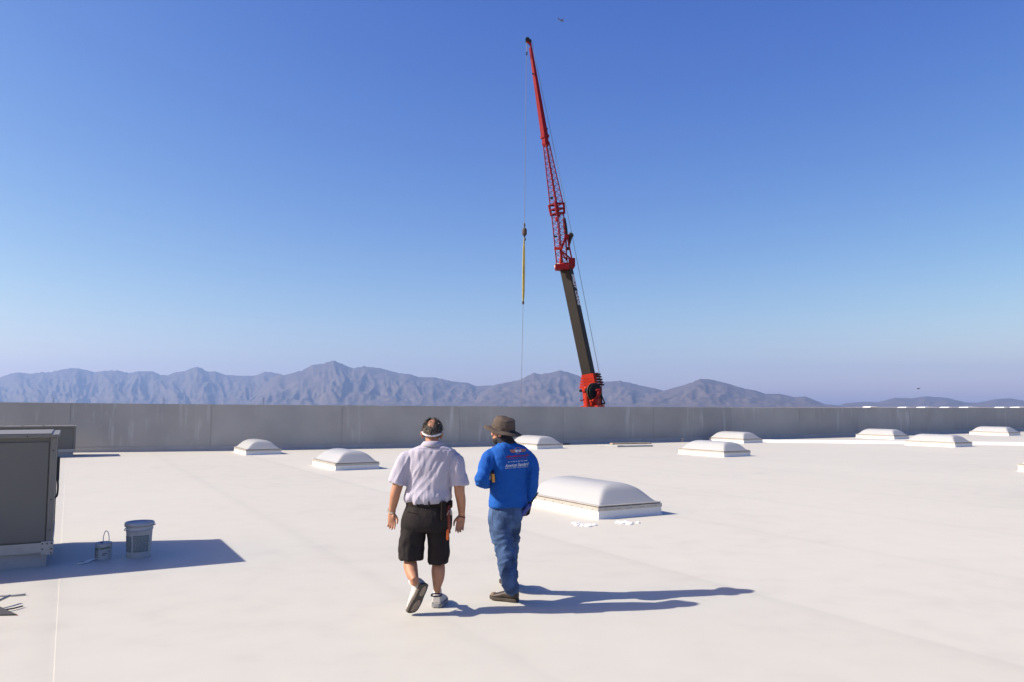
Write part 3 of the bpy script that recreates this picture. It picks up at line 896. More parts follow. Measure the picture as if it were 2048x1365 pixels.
def frame(a, b, SPIN=None):
    if SPIN is None: SPIN = R(32) if min(a.z, b.z) < C(1130, 541).z else R(56)
    t = (b - a).normalized()
    s = (Vector((1, 0, 0)) - t * t.x).normalized()
    f = t.cross(s)                       # points towards the far side or the camera
    if f.y > 0: f = -f                   # f faces the camera
    # turned so that one face looks to the front left and one to the front right
    l = f * math.cos(SPIN) - s * math.sin(SPIN)     # wide left face
    r = f * math.sin(SPIN) + s * math.cos(SPIN)     # narrow right face
    return t, l, r
def boxbeam(mb, a, b, wa, wb, da, db, bev=0.16):
    """box section beam: w across the left face, d across the right face"""
    t, l, r = frame(a, b)
    rings = []
    for p, w, d in ((a, wa, da), (b, wb, db)):
        k = min(w, d) * bev * 0.5
        pts = []
        for x, y in ((-w / 2 + k, d / 2), (w / 2 - k, d / 2), (w / 2, d / 2 - k), (w / 2, -d / 2 + k), (w / 2 - k, -d / 2), (-w / 2 + k, -d / 2), (-w / 2, -d / 2 + k), (-w / 2, d / 2 - k)):
            pts.append(p + r * x + l * y - CB)
        rings.append(pts)
    return mb.loft(rings)

# main boom
b0, b1 = C(1181.5, 770), C(1131.5, 533)
boom = boxbeam(MB(), b0, b1, 0.78, 0.76, 0.60, 0.58).build("boom", M_boom, crane)
t, l, r = frame(b0, b1)
# wear strips along the boom
# lettering on the right face
def text_mesh(txt, size, shear=0.0, ext=0.0, bold=0.0, spacing=1.0):
    cu = bpy.data.curves.new("txt", 'FONT')
    cu.body = txt; cu.size = size; cu.shear = shear; cu.extrude = ext; cu.offset = bold; cu.space_character = spacing
    cu.align_x = 'CENTER'; cu.align_y = 'CENTER'; cu.resolution_u = 3
    o = bpy.data.objects.new("txt", cu); col.objects.link(o)
    dg = bpy.context.evaluated_depsgraph_get()
    me = bpy.data.meshes.new_from_object(o.evaluated_get(dg), depsgraph=dg)
    bpy.data.objects.remove(o)
    me.materials.clear()
    return me
tm = text_mesh("SMILEY  CRANE", 0.62, shear=0.25, ext=0.004, bold=0.012, spacing=1.02)
xs = [v.co.x for v in tm.vertices]; span = max(xs) - min(xs)
pa, pb = C(1143, 549), C(1155, 612)
sc_ = (pb - pa).length / span
ce = (pa + pb) / 2
ce = b0 + t * (ce - b0).dot(t) + r * (0.78 / 2 + 0.006)
lat = -l
yy = t.cross(lat)
X, Y_ = -t, l
if X.cross(Y_).dot(r) < 0: Y_ = -l
for v in tm.vertices:
    c = v.co.copy()
    v.co = ce - CB + X * (c.x * sc_) + Y_ * (c.y * 0.92) + r * c.z
link("lettering", tm, M_white, boom)

# red base section of the boom with its stepped collars
q0, q1 = C(1195, 893), C(1181.5, 770)
base_sec = boxbeam(MB(), q0, C(1182.5, 780), 1.10, 1.0, 0.95, 0.9).build("boom_base", M_cred, crane)
tb, lb_, rb_ = frame(q0, q1)
cols = [(778, 1.12, 1.10), (772, 1.30, 1.12), (766.5, 1.22, 1.05), (761, 1.14, .98), (755.5, 1.05, .90), (750.5, .97, .82)]
for i, (py, w, d) in enumerate(cols):
    px = 1182 + (py - 770) * 0.11
    a, b = C(px + 0.4, py + 2.4), C(px - 0.4, py - 2.3)
    boxbeam(MB(), a, b, w, w, d, d, 0.1).build("collar", M_cred, crane)
    if i:
        e = (a + b) / 2 + rb_ * (w / 2)
        MB().box(-0.02, 0.30, -0.18, 0.18, -0.05, 0.05, Matrix.Translation(e - CB)).build("collar_pin", M_drum, crane)
for i in range(len(cols) - 1):
    py = (cols[i][0] + cols[i + 1][0]) / 2; w, d = cols[i + 1][1] * 0.86, cols[i + 1][2] * 0.86
    px = 1182 + (py - 770) * 0.11
    boxbeam(MB(), C(px + .3, py + 1), C(px - .3, py - 1), w, w, d, d, .1).build("collar_neck", M_cred, crane)
# lift cylinder like red column with flanges, the hose reel, brackets
MB().tube([C(1180, 893, -0.7) - CB, C(1176, 830, -0.7) - CB, C(1172.5, 778, -0.7) - CB], [0.20, 0.20, 0.19], n=18, sub=2).build("lift_cylinder", M_cred, crane, sm=True)
MB().bar(C(1173.5, 783, -0.7) - CB, C(1172.5, 776, -0.7) - CB, 0.32, 16).build("cylinder_clevis", M_cred, crane)
pl_a, pl_b = C(1185.5, 815.6, -0.2) - CB, C(1185.2, 811.3, -0.2) - CB
boxbeam(MB(), pl_a + CB, pl_b + CB, 1.38, 1.34, 1.0, 1.0, .1).build("flange", M_cred, crane)
rc = C(1189, 784, -1.05) - CB
ax = Vector((0.62, -0.78, 0.0)).normalized()
Mreel = Matrix.Translation(rc) @ ax.to_track_quat('Z', 'Y').to_matrix().to_4x4()
reel = MB().lathe([(0, -0.14), (0.56, -0.14), (0.58, -0.12), (0.58, -0.08), (0.42, -0.07), (0.42, 0.07), (0.58, 0.08), (0.58, 0.12), (0.56, 0.14), (0, 0.14)], n=36, M=Mreel, cap=False).build("hose_reel", M_drum, crane, sm=False)
MB().lathe([(0.585, -0.125), (0.61, -0.12), (0.61, -0.085), (0.585, -0.08)], n=36, M=Mreel, cap=False).build("reel_rim", mat("reel_grey", (0.07, 0.065, 0.055), rough=.6), reel)
MB().tube([C(1199, 781, -1.35) - CB, C(1193, 781, -1.35) - CB], [0.11, 0.09], n=10).build("reel_bracket", M_cred2, crane, sm=True)
MB().tube([C(1199, 783, -1.3) - CB, C(1195.5, 792, -1.3) - CB, C(1190, 803, -1.25) - CB], [0.16, 0.13, 0.11], n=10).build("reel_arm", M_cred2, crane, sm=True)
MB().tube([C(1180, 803, -1.3) - CB, C(1185, 803, -1.3) - CB, C(1189, 797, -1.3) - CB], [.06, .09, .05], n=8).build("hook_lug", M_cred, crane, sm=True)
MB().tube([C(1160.5, 782, -.7) - CB, C(1170, 781.5, -.7) - CB], [.09, .06], n=8).build("lamp", M_drum, crane, sm=True)
MB().tube([C(1161, 801.5, -.7) - CB, C(1165, 801, -.7) - CB, C(1170, 798, -.7) - CB], [.04] * 3, n=6).build("side_handle", M_cred2, crane, sm=True)
mbg = MB()
for a, b in (((1202, 789), (1210, 808)), ((1210, 808), (1199.5, 808)), ((1201, 789), (1204.5, 815)), ((1202, 789), (1198, 797))):
    mbg.bar(C(*a) - CB, C(*b) - CB, 0.05)
mbg.build("side_guard", M_drum, crane)
for px, py, rr in ((1172, 781, .10), (1172.5, 779, .07)):
    MB().ellipsoid(C(px, py, -1.0) - CB, rr, rr, rr, n=10, m=6).build("bolt_cap", M_drum, crane, sm=True)
# slewing body and carrier, hidden behind the parapet
sb = C(1196, 893)
MB().bevbox(-2.6, 2.2, -1.4, 1.4, 1.9, 4.3, 0.15).build("superstructure", M_cred, crane)
MB().bevbox(-7.0, 5.0, -1.35, 1.35, 0.9, 1.85, 0.1).build("carrier", M_boom, crane)
boxbeam(MB(), Vector((q0.x + 0.6, CY, -6.5)), q0, 1.15, 1.15, 1.0, 1.0).build("boom_heel", M_cred, crane)
wm = MB().lathe([(0, -.22), (.6, -.22), (.7, -.15), (.7, .15), (.6, .22), (0, .22)], n=20, M=Matrix.Rotation(R(90), 4, 'X'), cap=False).mesh("wheel")
for x in (-5.8, -4.2, -1.0, 0.7, 3.6):
    for y in (-1.2, 1.2):
        link("wheel", wm, M_drum, crane, (x, y, 0.7))

# boom head
h0, h1 = C(1129.3, 540), C(1128.3, 529)
boxbeam(MB(), h0, h1, 1.02, 1.20, .95, 1.0, .12).build("boom_head", M_cred2, crane)
MB().bevbox(-.52, .45, -.25, .25, -.22, .15, .03, Matrix.Translation(C(1125, 533.5, -.6) - CB)).build("head_plate", M_cred2, crane)
MB().ellipsoid(C(1116.5, 533.5, -.55) - CB, .27, .25, .22, n=16, m=8).build("sheave_guard", M_sheave, crane, sm=True)
MB().bevbox(-.22, .22, -.3, .3, -.3, .3, .03, Matrix.Translation(C(1143.5, 526, 0) - CB)).build("head_bracket", M_cred2, crane)

# lattice sections of the jib: four chords, lacing between them
def lattice(name, a, b, wa, wb, bays, rc_=0.040, rl=0.018, parent=crane):
    t, l, r = frame(a, b)
    sec = MB()
    cor = []
    for sx, sy in ((-1, 1), (1, 1), (1, -1), (-1, -1)):
        pa = a + r * (sx * wa / 2) + l * (sy * wa / 2) - CB
        pb = b + r * (sx * wb / 2) + l * (sy * wb / 2) - CB
        cor.append((pa, pb))
        MB().bar(pa, pb, rc_, 8).build("chord", M_cred2, parent)
    lc = MB()
    for k in range(4):
        (a0, b0_), (a1, b1_) = cor[k], cor[(k + 1) % 4]
        for i in range(bays):
            t0, t1, tm_ = i / bays, (i + 1) / bays, (i + .5) / bays
            lc.bar(a0.lerp(b0_, t0), a1.lerp(b1_, tm_), rl, 5)
            lc.bar(a1.lerp(b1_, tm_), a0.lerp(b0_, t1), rl, 5)
    tag(lc.build(name + "_lacing", M_cred2, parent), kind="stuff")
    return cor
lattice("upper_lattice", C(1113.5, 412), C(1092, 285), 0.66, 0.30, 11)
lattice("lower_lattice", C(1121.5, 500), C(1115, 426), 0.55, 0.60, 6)
lattice("foot_lattice", C(1124, 528), C(1121.5, 500), 0.52, 0.55, 2, .045)
# collar joint between the lattice sections
for dx, dy in ((-.33, .33), (.33, .33), (.33, -.33), (-.33, -.33)):
    tt, ll, rr_ = frame(C(1115.5, 430), C(1112.5, 408))
    a, b = C(1115.5, 430) + rr_ * dx + ll * dy, C(1112.5, 408) + rr_ * dx * 1.12 + ll * dy * 1.12
    MB().bar(a - CB, b - CB, 0.085, 8).build("joint_lug", M_cred2, crane)
for py in (409.5, 419, 428):
    c0 = C(1112.5 + (py - 408) * .14, py)
    tt, ll, rr_ = frame(C(1115.5, 430), C(1112.5, 408))
    mbj = MB()
    pts = [c0 + rr_ * (x * .36) + ll * (y * .36) - CB for x, y in ((-1, 1), (1, 1), (1, -1), (-1, -1))]
    for k in range(4): mbj.bar(pts[k], pts[(k + 1) % 4], .045, 6)
    mbj.bar(pts[0], pts[2], .035, 6); mbj.bar(pts[1], pts[3], .035, 6)
    mbj.build("joint_frame", M_cred2, crane)
# erecting frame and luffing gear on the right of the jib foot
for a, b, w in (((1120, 500), (1133, 470), .05), ((1122, 502), (1132.5, 474), .05), ((1132, 472), (1133.5, 518), .045), ((1134, 472), (1143.5, 518), .055),
                ((1121, 501), (1143, 519), .055), ((1122, 503), (1134, 522), .05), ((1124, 514), (1142, 519), .04)):
    MB().bar(C(*a, -.1) - CB, C(*b, -.1) - CB, w).build("mast_strut", M_cred2, crane)
MB().bevbox(-.14, .18, -.2, .2, -.16, .16, .03, Matrix.Translation(C(1132.5, 474.5) - CB)).build("strut_joint", M_cred2, crane)
MB().tube([C(1128.5, 438, .2) - CB, C(1130.5, 455, .2) - CB, C(1132.5, 471, .2) - CB], [.10, .14, .12], n=10).build("luffing_cylinder", M_boom, crane, sm=True)
MB().tube([C(1137.5, 491) - CB, C(1141, 476) - CB, C(1143, 471) - CB], [.09, .12, .16], n=10).build("deflector_arm", M_boom, crane, sm=True)
MB().tube([C(1135.5, 474) - CB, C(1142, 469.5) - CB], [.09, .14], n=10).build("deflector_arm", M_boom, crane, sm=True)
Msh = Matrix.Translation(C(1141.5, 469) - CB) @ Matrix.Rotation(R(80), 4, 'X')
MB().lathe([(0, -.05), (.13, -.05), (.15, -.04), (.12, 0), (.15, .04), (.13, .05), (0, .05)], n=18, M=Msh, cap=False).build("deflector_sheave", M_sheave, crane, sm=True)
MB().bevbox(-.1, .1, -.12, .12, -.1, .12, .02, Matrix.Translation(C(1135, 498) - CB)).build("strut_clamp", M_boom, crane)
MB().bevbox(-.3, .28, -.08, .08, -.09, .09, .02, Matrix.Translation(C(1117, 497.5, -.45) - CB)).build("cross_plate", M_cred, crane)
MB().bevbox(-.08, .08, -.08, .08, -.15, .15, .02, Matrix.Translation(C(1112.8, 439, -.4) - CB)).build("pin_box", M_cred, crane)
MB().tube([C(1121.8, 528, -.4) - CB, C(1120.8, 515, -.4) - CB], [.12, .05], n=8).build("jib_pin", M_cred, crane, sm=True)
MB().bevbox(-.12, .12, -.06, .06, -.05, .05, .01, Matrix.Translation(C(1111.2, 473.5, -.35) - CB)).build("cable_guide", M_drum, crane)
MB().bevbox(-.1, .1, -.06, .06, -.07, .07, .01, Matrix.Translation(C(1103.5, 396, -.35) - CB)).build("anemometer", M_boom, crane)
# tapered fly section
f0, f1 = C(1089.8, 276), C(1061, 96)
boxbeam(MB(), f0, f1, 0.44, 0.20, 0.36, 0.17, .1).build("fly_section", M_cred2, crane)
tF, lF, rF = frame(f0, f1)
for px, py, w in ((1089.5, 274, .50), (1091.2, 287, .42)):
    a = C(px, py)
    boxbeam(MB(), a - tF * .09, a + tF * .09, w, w, w * .9, w * .9, .1).build("fly_collar", M_cred2, crane)
boxbeam(MB(), C(1091.8, 292), C(1089.8, 275), .34, .40, .3, .34, .1).build("fly_socket", M_cred2, crane)
MB().bar(C(1065.5, 148, -.15) - CB, C(1066.5, 148, -.3) - CB, .06).build("fly_lug", M_drum, crane)
MB().bar(C(1093.5, 258) - CB, C(1095.5, 258) - CB, .05).build("fly_lug", M_drum, crane)
# head of the fly with its sheaves
MB().loft([[C(px, py, dy) - CB for px, py in ((1062.5, 97), (1055, 86), (1051.8, 82), (1052, 77), (1055, 76.5), (1060.5, 83), (1063, 88), (1064, 97))] for dy in (-.16, .16)]).build("fly_head", M_cred2, crane)
for px, py, rr in ((1055, 81, .15), (1060, 84, .11)):
    Ms = Matrix.Translation(C(px, py) - CB) @ Matrix.Rotation(R(90), 4, 'X')
    MB().lathe([(0, -.2), (rr, -.2), (rr, .2), (0, .2)], n=16, M=Ms, cap=False).build("fly_sheave", M_drum, crane)
# ropes
MB().bar(C(1053.2, 82) - CB, C(1049, 450) - CB, .017, 6).build("hoist_rope", M_rope, crane)
MB().bar(C(1064, 86, .2) - CB, C(1144.0, 470, .1) - CB, .017, 6).build("back_rope", M_rope, crane)
MB().bar(C(1144, 470, .1) - CB, C(1203.5, 772, .1) - CB, .017, 6).build("back_rope", M_rope, crane)
MB().bar(C(1203.5, 772, .1) - CB, C(1206, 900, .1) - CB, .017, 6).build("back_rope", M_rope, crane)
MB().bar(C(1054.2, 86, -.1) - CB, C(1053.6, 105, -.1) - CB, .014, 6).build("switch_line", M_rope, crane)
MB().tube([C(1053.6, 105, -.1) - CB, C(1053.4, 110, -.1) - CB], [.05, .05], n=8).build("limit_switch", M_drum, crane, sm=True)

hook = empty("hook_ball", C(1049, 468), 0, "dark rusty hook weight hanging on the crane rope", "hook")
HB = hook.location
MB().lathe([(0, .75), (.05, .74), (.07, .62), (.04, .5), (.06, .42), (.15, .34), (.165, .28), (.165, -.02), (.15, -.08), (.08, -.14), (.05, -.2), (0, -.2)], n=20, cap=False).build("ball_weight", M_weight, hook, sm=True)
MB().tube([(0, 0, -.18), (0, 0, -.26), (.06, 0, -.33), (.07, 0, -.42), (0, 0, -.48), (-.07, 0, -.42)], [.035, .03, .03, .035, .035, .015], n=8, ref=Vector((0, 1, 0))).build("hook", M_drum, hook, sm=True)
M_sling = mat("yellow_sling", (0.34, 0.27, 0.05), rough=0.8, var=0.2, vscale=3)
sl = empty("lifting_sling", C(1046.3, 607), 0, "long yellow lifting sling hanging from the crane hook", "sling")
SLB = sl.location
for s_, m_ in ((-1, M_sling), (1, M_sling)):
    MB().tube([C(1048.4, 476) - SLB, C(1047.8 + s_ * .9, 500) - SLB, C(1047.2 + s_ * 1.2, 550) - SLB, C(1046.6 + s_ * .9, 590) - SLB, C(1046.3, 604) - SLB], [.03, .045, .05, .05, .04], n=8).build("sling_leg", m_, sl, sm=True)
MB().bar(C(1046.3, 603) - SLB, C(1046.2, 609) - SLB, .075, 10).build("shackle", M_weight, sl)
tgl = MB().bar(C(1046.2, 609) - SLB, C(1043, 757) - SLB, .014, 5).bar(C(1043, 757) - SLB, Vector((C(1041, 840).x, CY, -9.9)) - SLB, .014, 5).build("tag_line", M_rope, loc=SLB)
tag(tgl, "thin tag line hanging below the yellow lifting sling", "rope")

# ------------------------------------------------------------------ people
M_skin = mat("tanned_skin", (0.36, 0.175, 0.105), rough=0.55, var=0.12, vscale=14, spec=0.35, bump=0.12, bscale=160)
M_skin2 = mat("warm_skin", (0.40, 0.20, 0.13), rough=0.55, var=0.08, vscale=14, spec=0.35)
M_shirt = mat("pale_lavender_cotton", (0.355, 0.34, 0.415), rough=0.9, var=0.05, vscale=5, spec=0.15, bump=0.10, bscale=260, sheen=0.1)
M_shorts = mat("charcoal_twill", (0.0185, 0.0160, 0.0168), rough=0.8, var=0.2, vscale=6, spec=0.12, bump=0.15, bscale=240)
M_belt = mat("dark_leather", (0.009, 0.0045, 0.004), rough=0.6, spec=0.2)
M_sock = mat("white_sock", (0.62, 0.61, 0.62), rough=0.95, bump=0.2, bscale=300)
M_shoe = mat("white_trainer", (0.46, 0.445, 0.425), rough=0.65, var=0.10, vscale=18)
M_shoe_g = mat("grey_trainer_trim", (0.22, 0.22, 0.24), rough=0.7)
M_shoe_n = mat("navy_lining", (0.03, 0.025, 0.07), rough=0.8)
M_out = mat("brown_grey_rubber", (0.075, 0.062, 0.052), rough=0.85, bump=0.3, bscale=120)
M_out2 = mat("tan_rubber", (0.28, 0.215, 0.16), rough=0.85, var=0.15, vscale=40)
M_hair = [mat("dark_hair", (0.020, 0.016, 0.014), rough=0.6), mat("grey_hair", (0.17, 0.15, 0.125), rough=0.6), mat("brown_hair", (0.045, 0.033, 0.026), rough=0.6)]
M_band = mat("white_elastic", (0.62, 0.62, 0.66), rough=0.85)
M_steel = mat("watch_steel", (0.55, 0.52, 0.45), rough=0.35, metal=0.8)
M_blue = mat("royal_blue_jersey", (0.009, 0.082, 0.345), rough=0.85, var=0.06, vscale=6, spec=0.2, bump=0.08, bscale=300, sheen=0.0)
M_jean = mat("washed_denim", (0.050, 0.088, 0.182), rough=0.9, var=0.45, vscale=7, spec=0.15, bump=0.25, bscale=320, detail=9)
M_hat = mat("taupe_canvas", (0.088, 0.070, 0.060), rough=0.9, var=0.12, vscale=10, spec=0.1, bump=0.2, bscale=260)
M_hood = mat("black_gaiter", (0.008, 0.009, 0.020), rough=0.9)
M_beard = mat("black_beard", (0.012, 0.010, 0.009), rough=0.9)
M_glove = mat("black_glove", (0.013, 0.012, 0.013), rough=0.8, bump=0.3, bscale=120)
M_boot = mat("dark_brown_leather", (0.030, 0.018, 0.013), rough=0.55, var=0.2, vscale=12)
M_toe = mat("scuffed_toe", (0.16, 0.115, 0.085), rough=0.8)
M_orange = mat("orange_handle", (0.60, 0.11, 0.012), rough=0.5)
M_redst = mat("red_brown_strap", (0.16, 0.025, 0.012), rough=0.7)

def head_shapes(mb, M, s=1.0):
    """a head whose face looks along +y, centred between the ears"""
    e = lambda c, rx, ry, rz: mb.ellipsoid(Vector(c) * s, rx * s, ry * s, rz * s, M)
    e((0, -0.012, 0.035), 0.076, 0.098, 0.092)     # skull
    e((0, 0.040, -0.020), 0.060, 0.058, 0.085)     # face
    e((0, 0.052, -0.085), 0.036, 0.036, 0.030)     # chin
    e((0, 0.020, -0.065), 0.056, 0.055, 0.045)     # jaw
    e((0, 0.104, -0.020), 0.013, 0.018, 0.026)     # nose
    e((0, 0.112, -0.034), 0.015, 0.012, 0.010)
    e((0, 0.098, -0.058), 0.024, 0.008, 0.006)     # lips
    e((0, 0.097, -0.068), 0.022, 0.008, 0.007)
    for k in (-1, 1):
        e((k * 0.030, 0.090, 0.022), 0.022, 0.012, 0.008)   # brows
        e((k * 0.040, 0.080, -0.022), 0.020, 0.018, 0.018)  # cheeks
        e((k * 0.084, -0.006, -0.016), 0.011, 0.022, 0.034) # ears
        e((k * 0.094, -0.020, -0.006), 0.008, 0.012, 0.026)

def hand_shapes(mb, wrist, d, th, pn, curl=0.35, s=1.0, spread=0.05):
    """wrist, finger direction, thumb side, palm side"""
    d = d.normalized(); th = (th - d * th.dot(d)).normalized(); pn = (pn - d * pn.dot(d) - th * pn.dot(th)).normalized()
    k = wrist + d * 0.085 * s
    mb.tube([wrist - d * .015 * s, wrist + d * 0.03 * s, k], [(.028 * s, .020 * s), (.038 * s, .017 * s), (.040 * s, .013 * s)], n=14, ref=th)
    mb.ellipsoid(wrist + d * .035 * s + th * .022 * s + pn * .008 * s, .018 * s, .018 * s, .024 * s)
    for i, (off, L) in enumerate(((0.030, 0.074), (0.010, 0.082), (-0.010, 0.077), (-0.029, 0.060))):
        p = k + th * off * s - d * .006 * s
        dd = (d + th * off * spread * 20).normalized()
        pts = [p]; a = 0.0
        for j, f in enumerate((0.45, 0.32, 0.25)):
            a += curl * (0.7 + 0.25 * i) * (0.7 if j == 0 else 1.1)
            v = dd * math.cos(a) + pn * math.sin(a)
            p = p + v * (L * f * s); pts.append(p)
        mb.tube(pts, [.0095 * s, .009 * s, .0082 * s, .007 * s], n=10, ref=th, sub=2)
    p = wrist + d * .022 * s + th * .026 * s
    mb.tube([p, p + (d * .75 + th * .6 + pn * .1).normalized() * .038 * s, p + (d * .85 + th * .5 + pn * .2).normalized() * .066 * s, p + (d * .93 + th * .36 + pn * .25).normalized() * .088 * s],
            [.0135 * s, .0115 * s, .010 * s, .008 * s], n=10, ref=pn, sub=2)

def ellring(c, rx, ry, n=32, p=2.3, rot=0.0, tilt=0.0):
    out = []
    for k in range(n):
        a = 2 * math.pi * k / n
        x = rx * math.copysign(abs(math.cos(a)) ** (2 / p), math.cos(a)); y = ry * math.copysign(abs(math.sin(a)) ** (2 / p), math.sin(a))
        out.append(Vector((c.x + x * math.cos(rot) - y * math.sin(rot), c.y + x * math.sin(rot) + y * math.cos(rot), c.z + tilt * x)))
    return out
def interp_rings(keys, sub=4):
    """keys: (x, y, z, rx, ry); smooth interpolation"""
    P = [Vector(k[:3]) for k in keys]; Q = [(k[3], k[4]) for k in keys]
    return resample(P, Q, sub)

def shoe(parent, base, M, L, mats, high=False, pads=False, seed=0):
    """a shoe with its heel at y = 0 and toe at y = L, sole at z = 0; M takes it to the world"""
    up, sole_m, trim = mats
    def wd(t): return (0.033 + 0.016 * math.sin(min(1, t * 1.25) * math.pi * 0.62)) * (1 - max(0, t - 0.82) ** 2 * 14) * (1 - 0.12 * math.exp(-((t - .42) / .13) ** 2)) * (0.93 + 0.07 * min(1, t * 9))
    def ht(t): return (0.105 if high else 0.078) * (1 - t) ** 1.1 + 0.052 * t ** 0.35 * (1 - 0.25 * t) + 0.004
    mb = MB(); rings = []
    N = 16
    for i in range(N + 1):
        t = i / N; w = wd(t); h = ht(t) * (1 if t < 0.93 else 0.72); zb = 0.016
        off = 0.006 * math.sin(t * math.pi)
        n = 20; ring = []
        for k in range(n):
            a = 2 * math.pi * k / n
            x = w * math.copysign(abs(math.cos(a)) ** 0.8, math.cos(a)) * (1 - 0.28 * max(0, math.sin(a)) ** 1.5)
            z = zb + (h - zb) * (0.5 + 0.5 * math.copysign(abs(math.sin(a)) ** 0.75, math.sin(a)))
            ring.append(M @ Vector((x + off, 0.004 + t * (L - 0.012), z)))
        rings.append(ring)
    mb.loft(rings)
    u = remesh_link("shoe_upper", mb, 0.004, up, parent, base, 3)
    # sole
    sb = MB(); out = []
    n = 36
    for k in range(n):
        a = k / n
        t = a * 2 if a < .5 else 2 - a * 2
        side = 1 if a < .5 else -1
        tt = 0.5 - 0.5 * math.cos(math.pi * t)
        out.append((side * (wd(min(tt, .985)) + 0.006) * (1 if 0.01 < tt < .99 else 0.45) + 0.006 * math.sin(tt * math.pi), tt * L))
    rings = [[M @ Vector((x * sx, y + (0 if sx == 1 else 0), z + (0.012 * max(0, (y / L - .8) / .2) ** 2))) for x, y in out] for z, sx in ((0.0, 0.93), (0.004, 1.0), (0.022, 1.0), (0.026, 0.95))]
    sb.loft(rings)
    so = sb.build("sole", sole_m, parent, base=base)
    if trim is not None:
        for t0, t1 in ((0.0, 0.17), (0.55, 0.80)):
            tb = MB()
            pts = []
            for side in (-1, 1):
                for q in range(5):
                    t = t0 + (t1 - t0) * (q / 4 if side == -1 else 1 - q / 4)
                    pts.append(M @ Vector((side * (wd(t) + 0.0035) + 0.006 * math.sin(t * math.pi), 0.004 + t * L * .96, 0.030)))
            top = []
            for side in (-1, 1):
                for q in range(5):
                    t = t0 + (t1 - t0) * (q / 4 if side == -1 else 1 - q / 4)
                    top.append(M @ Vector((side * (wd(t) + 0.002) * .97 + 0.006 * math.sin(t * math.pi), 0.004 + t * L * .96, 0.042)))
            tb.loft([pts, top])
            tb.build("shoe_trim", trim, parent, base=base)
    if pads:
        for t0, t1, wf in ((0.06, 0.40, .60), (0.52, 0.93, .66)):
            pb = MB(); ring = []
            m = 20
            for k in range(m):
                a = 2 * math.pi * k / m
                t = (t0 + t1) / 2 + (t1 - t0) / 2 * math.copysign(abs(math.cos(a)) ** .8, math.cos(a))
                ring.append((wd(t) * wf * math.sin(a) + 0.006 * math.sin(t * math.pi), t * L, 0.012 * max(0, (t - .8) / .2) ** 2))
            pb.loft([[M @ Vector((x, y, z + dz)) for x, y, z in ring] for dz in (-0.005, 0.004)])
            pb.build("sole_pad", M_out2, parent, base=base)
    return u

def remesh_link(name, mb, voxel, m, parent, base, iters=3, fold=None):
    me = remesh(mb, voxel, iters, fold, base, name)
    me.materials.clear(); me.materials.append(m)
    return link(name, me, None, parent)

# ---------------------------------------------------------------- man in white shirt and shorts
Y1 = 7.28
def A(px, py, dy=0.0): return D(px, py, Y1 + dy)
PX1 = Y1 / FPX
man = empty("person", (A(850, 1100).x, Y1 - 0.05, 0), 0, "balding man from behind in pale short-sleeved shirt and charcoal shorts, walking", "person")
B1 = tuple(man.location)
hM = Matrix.Translation(A(864.5, 867.5, 0.03)) @ Matrix.Rotation(R(4), 4, 'Y') @ Matrix.Rotation(R(-3), 4, 'X') @ Matrix.Rotation(R(-4), 4, 'Z')
body = MB()
head_shapes(body, hM, 1.02)
body.tube([A(864, 877, .02), A(864, 892, .0), A(863, 903, -.01)], [(.060, .062), (.060, .064), (.085, .075)], n=18)
P, Q = interp_rings([(*A(863, 907, 0), .12, .075), (*A(861, 930, 0), .165, .10), (*A(858, 975, .01), .165, .11), (*A(856, 1020, .0), .17, .11), (*A(855, 1060, 0), .155, .10)])
body.loft([ellring(p, *q) for p, q in zip(P, Q)])
# arms
lw, rw = A(783.5, 1025, .02), A(923.5, 1030, .03)
body.tube([A(823, 918, 0), A(803, 950, -.03), A(792, 983, -.05), A(788.5, 1000, -.03), lw], [(.045, .050), (.051, .052), (.047, .047), (.042, .044), (.029, .023)], n=18)
body.tube([A(903, 920, 0), A(917, 950, -.03), A(919, 983, -.05), A(922, 1002, -.02), rw], [(.045, .050), (.052, .052), (.047, .047), (.043, .044), (.029, .023)], n=18)
hand_shapes(body, lw, Vector((0.03, -.05, -1)), Vector((1, -.2, 0)), Vector((0.25, -1, 0)), curl=.30, s=.98)
hand_shapes(body, rw, Vector((-.16, -.02, -1)), Vector((-1, -.2, 0)), Vector((-.15, -1, 0)), curl=.20, s=1.0)
# legs: the left one trails, its heel lifted
# the planted right foot, and the trailing left foot: toe on the roof, heel up, sole towards the camera
heelR = G(872.5, 1218.0)
Mr = Matrix.Translation(heelR + Vector((0, .005, 0.0095))) @ Matrix.Rotation(R(-5), 4, 'Z') @ Matrix.Diagonal((1.2, 1.0, 1.12, 1))
toeL = G(823, 1231.5)
yv = Vector((-.42, .12, -.88)).normalized(); zv = Vector((-.74, .62, .26)); zv = (zv - yv * zv.dot(yv)).normalized(); xv = yv.cross(zv)
Ml = Matrix.Translation(toeL + Vector((0, 0, 0.016)) - yv * .295) @ Matrix((xv, yv, zv)).transposed().to_4x4() @ Matrix.Diagonal((1.2, 1.0, 1.12, 1))
lank = Ml @ Vector((0, .062, .125))
body.tube([A(828, 1050, 0), A(825, 1090, .03), A(821, 1116, .03), A(821, 1132, -.02), A(825, 1150, -.09), A(830, 1163, -.15), lank], [(.082, .085), (.072, .074), (.056, .058), (.062, .064), (.052, .056), (.034, .038), (.032, .036)], n=18)
rank = Mr @ Vector((0, .066, .125))
body.tube([A(877, 1050, 0), A(877, 1095, .05), A(877, 1122, .06), A(876.5, 1142, .03), A(876, 1158, .03), A(874, 1176, .05), rank], [(.082, .085), (.072, .074), (.057, .058), (.062, .066), (.054, .058), (.034, .038), (.031, .036)], n=18)
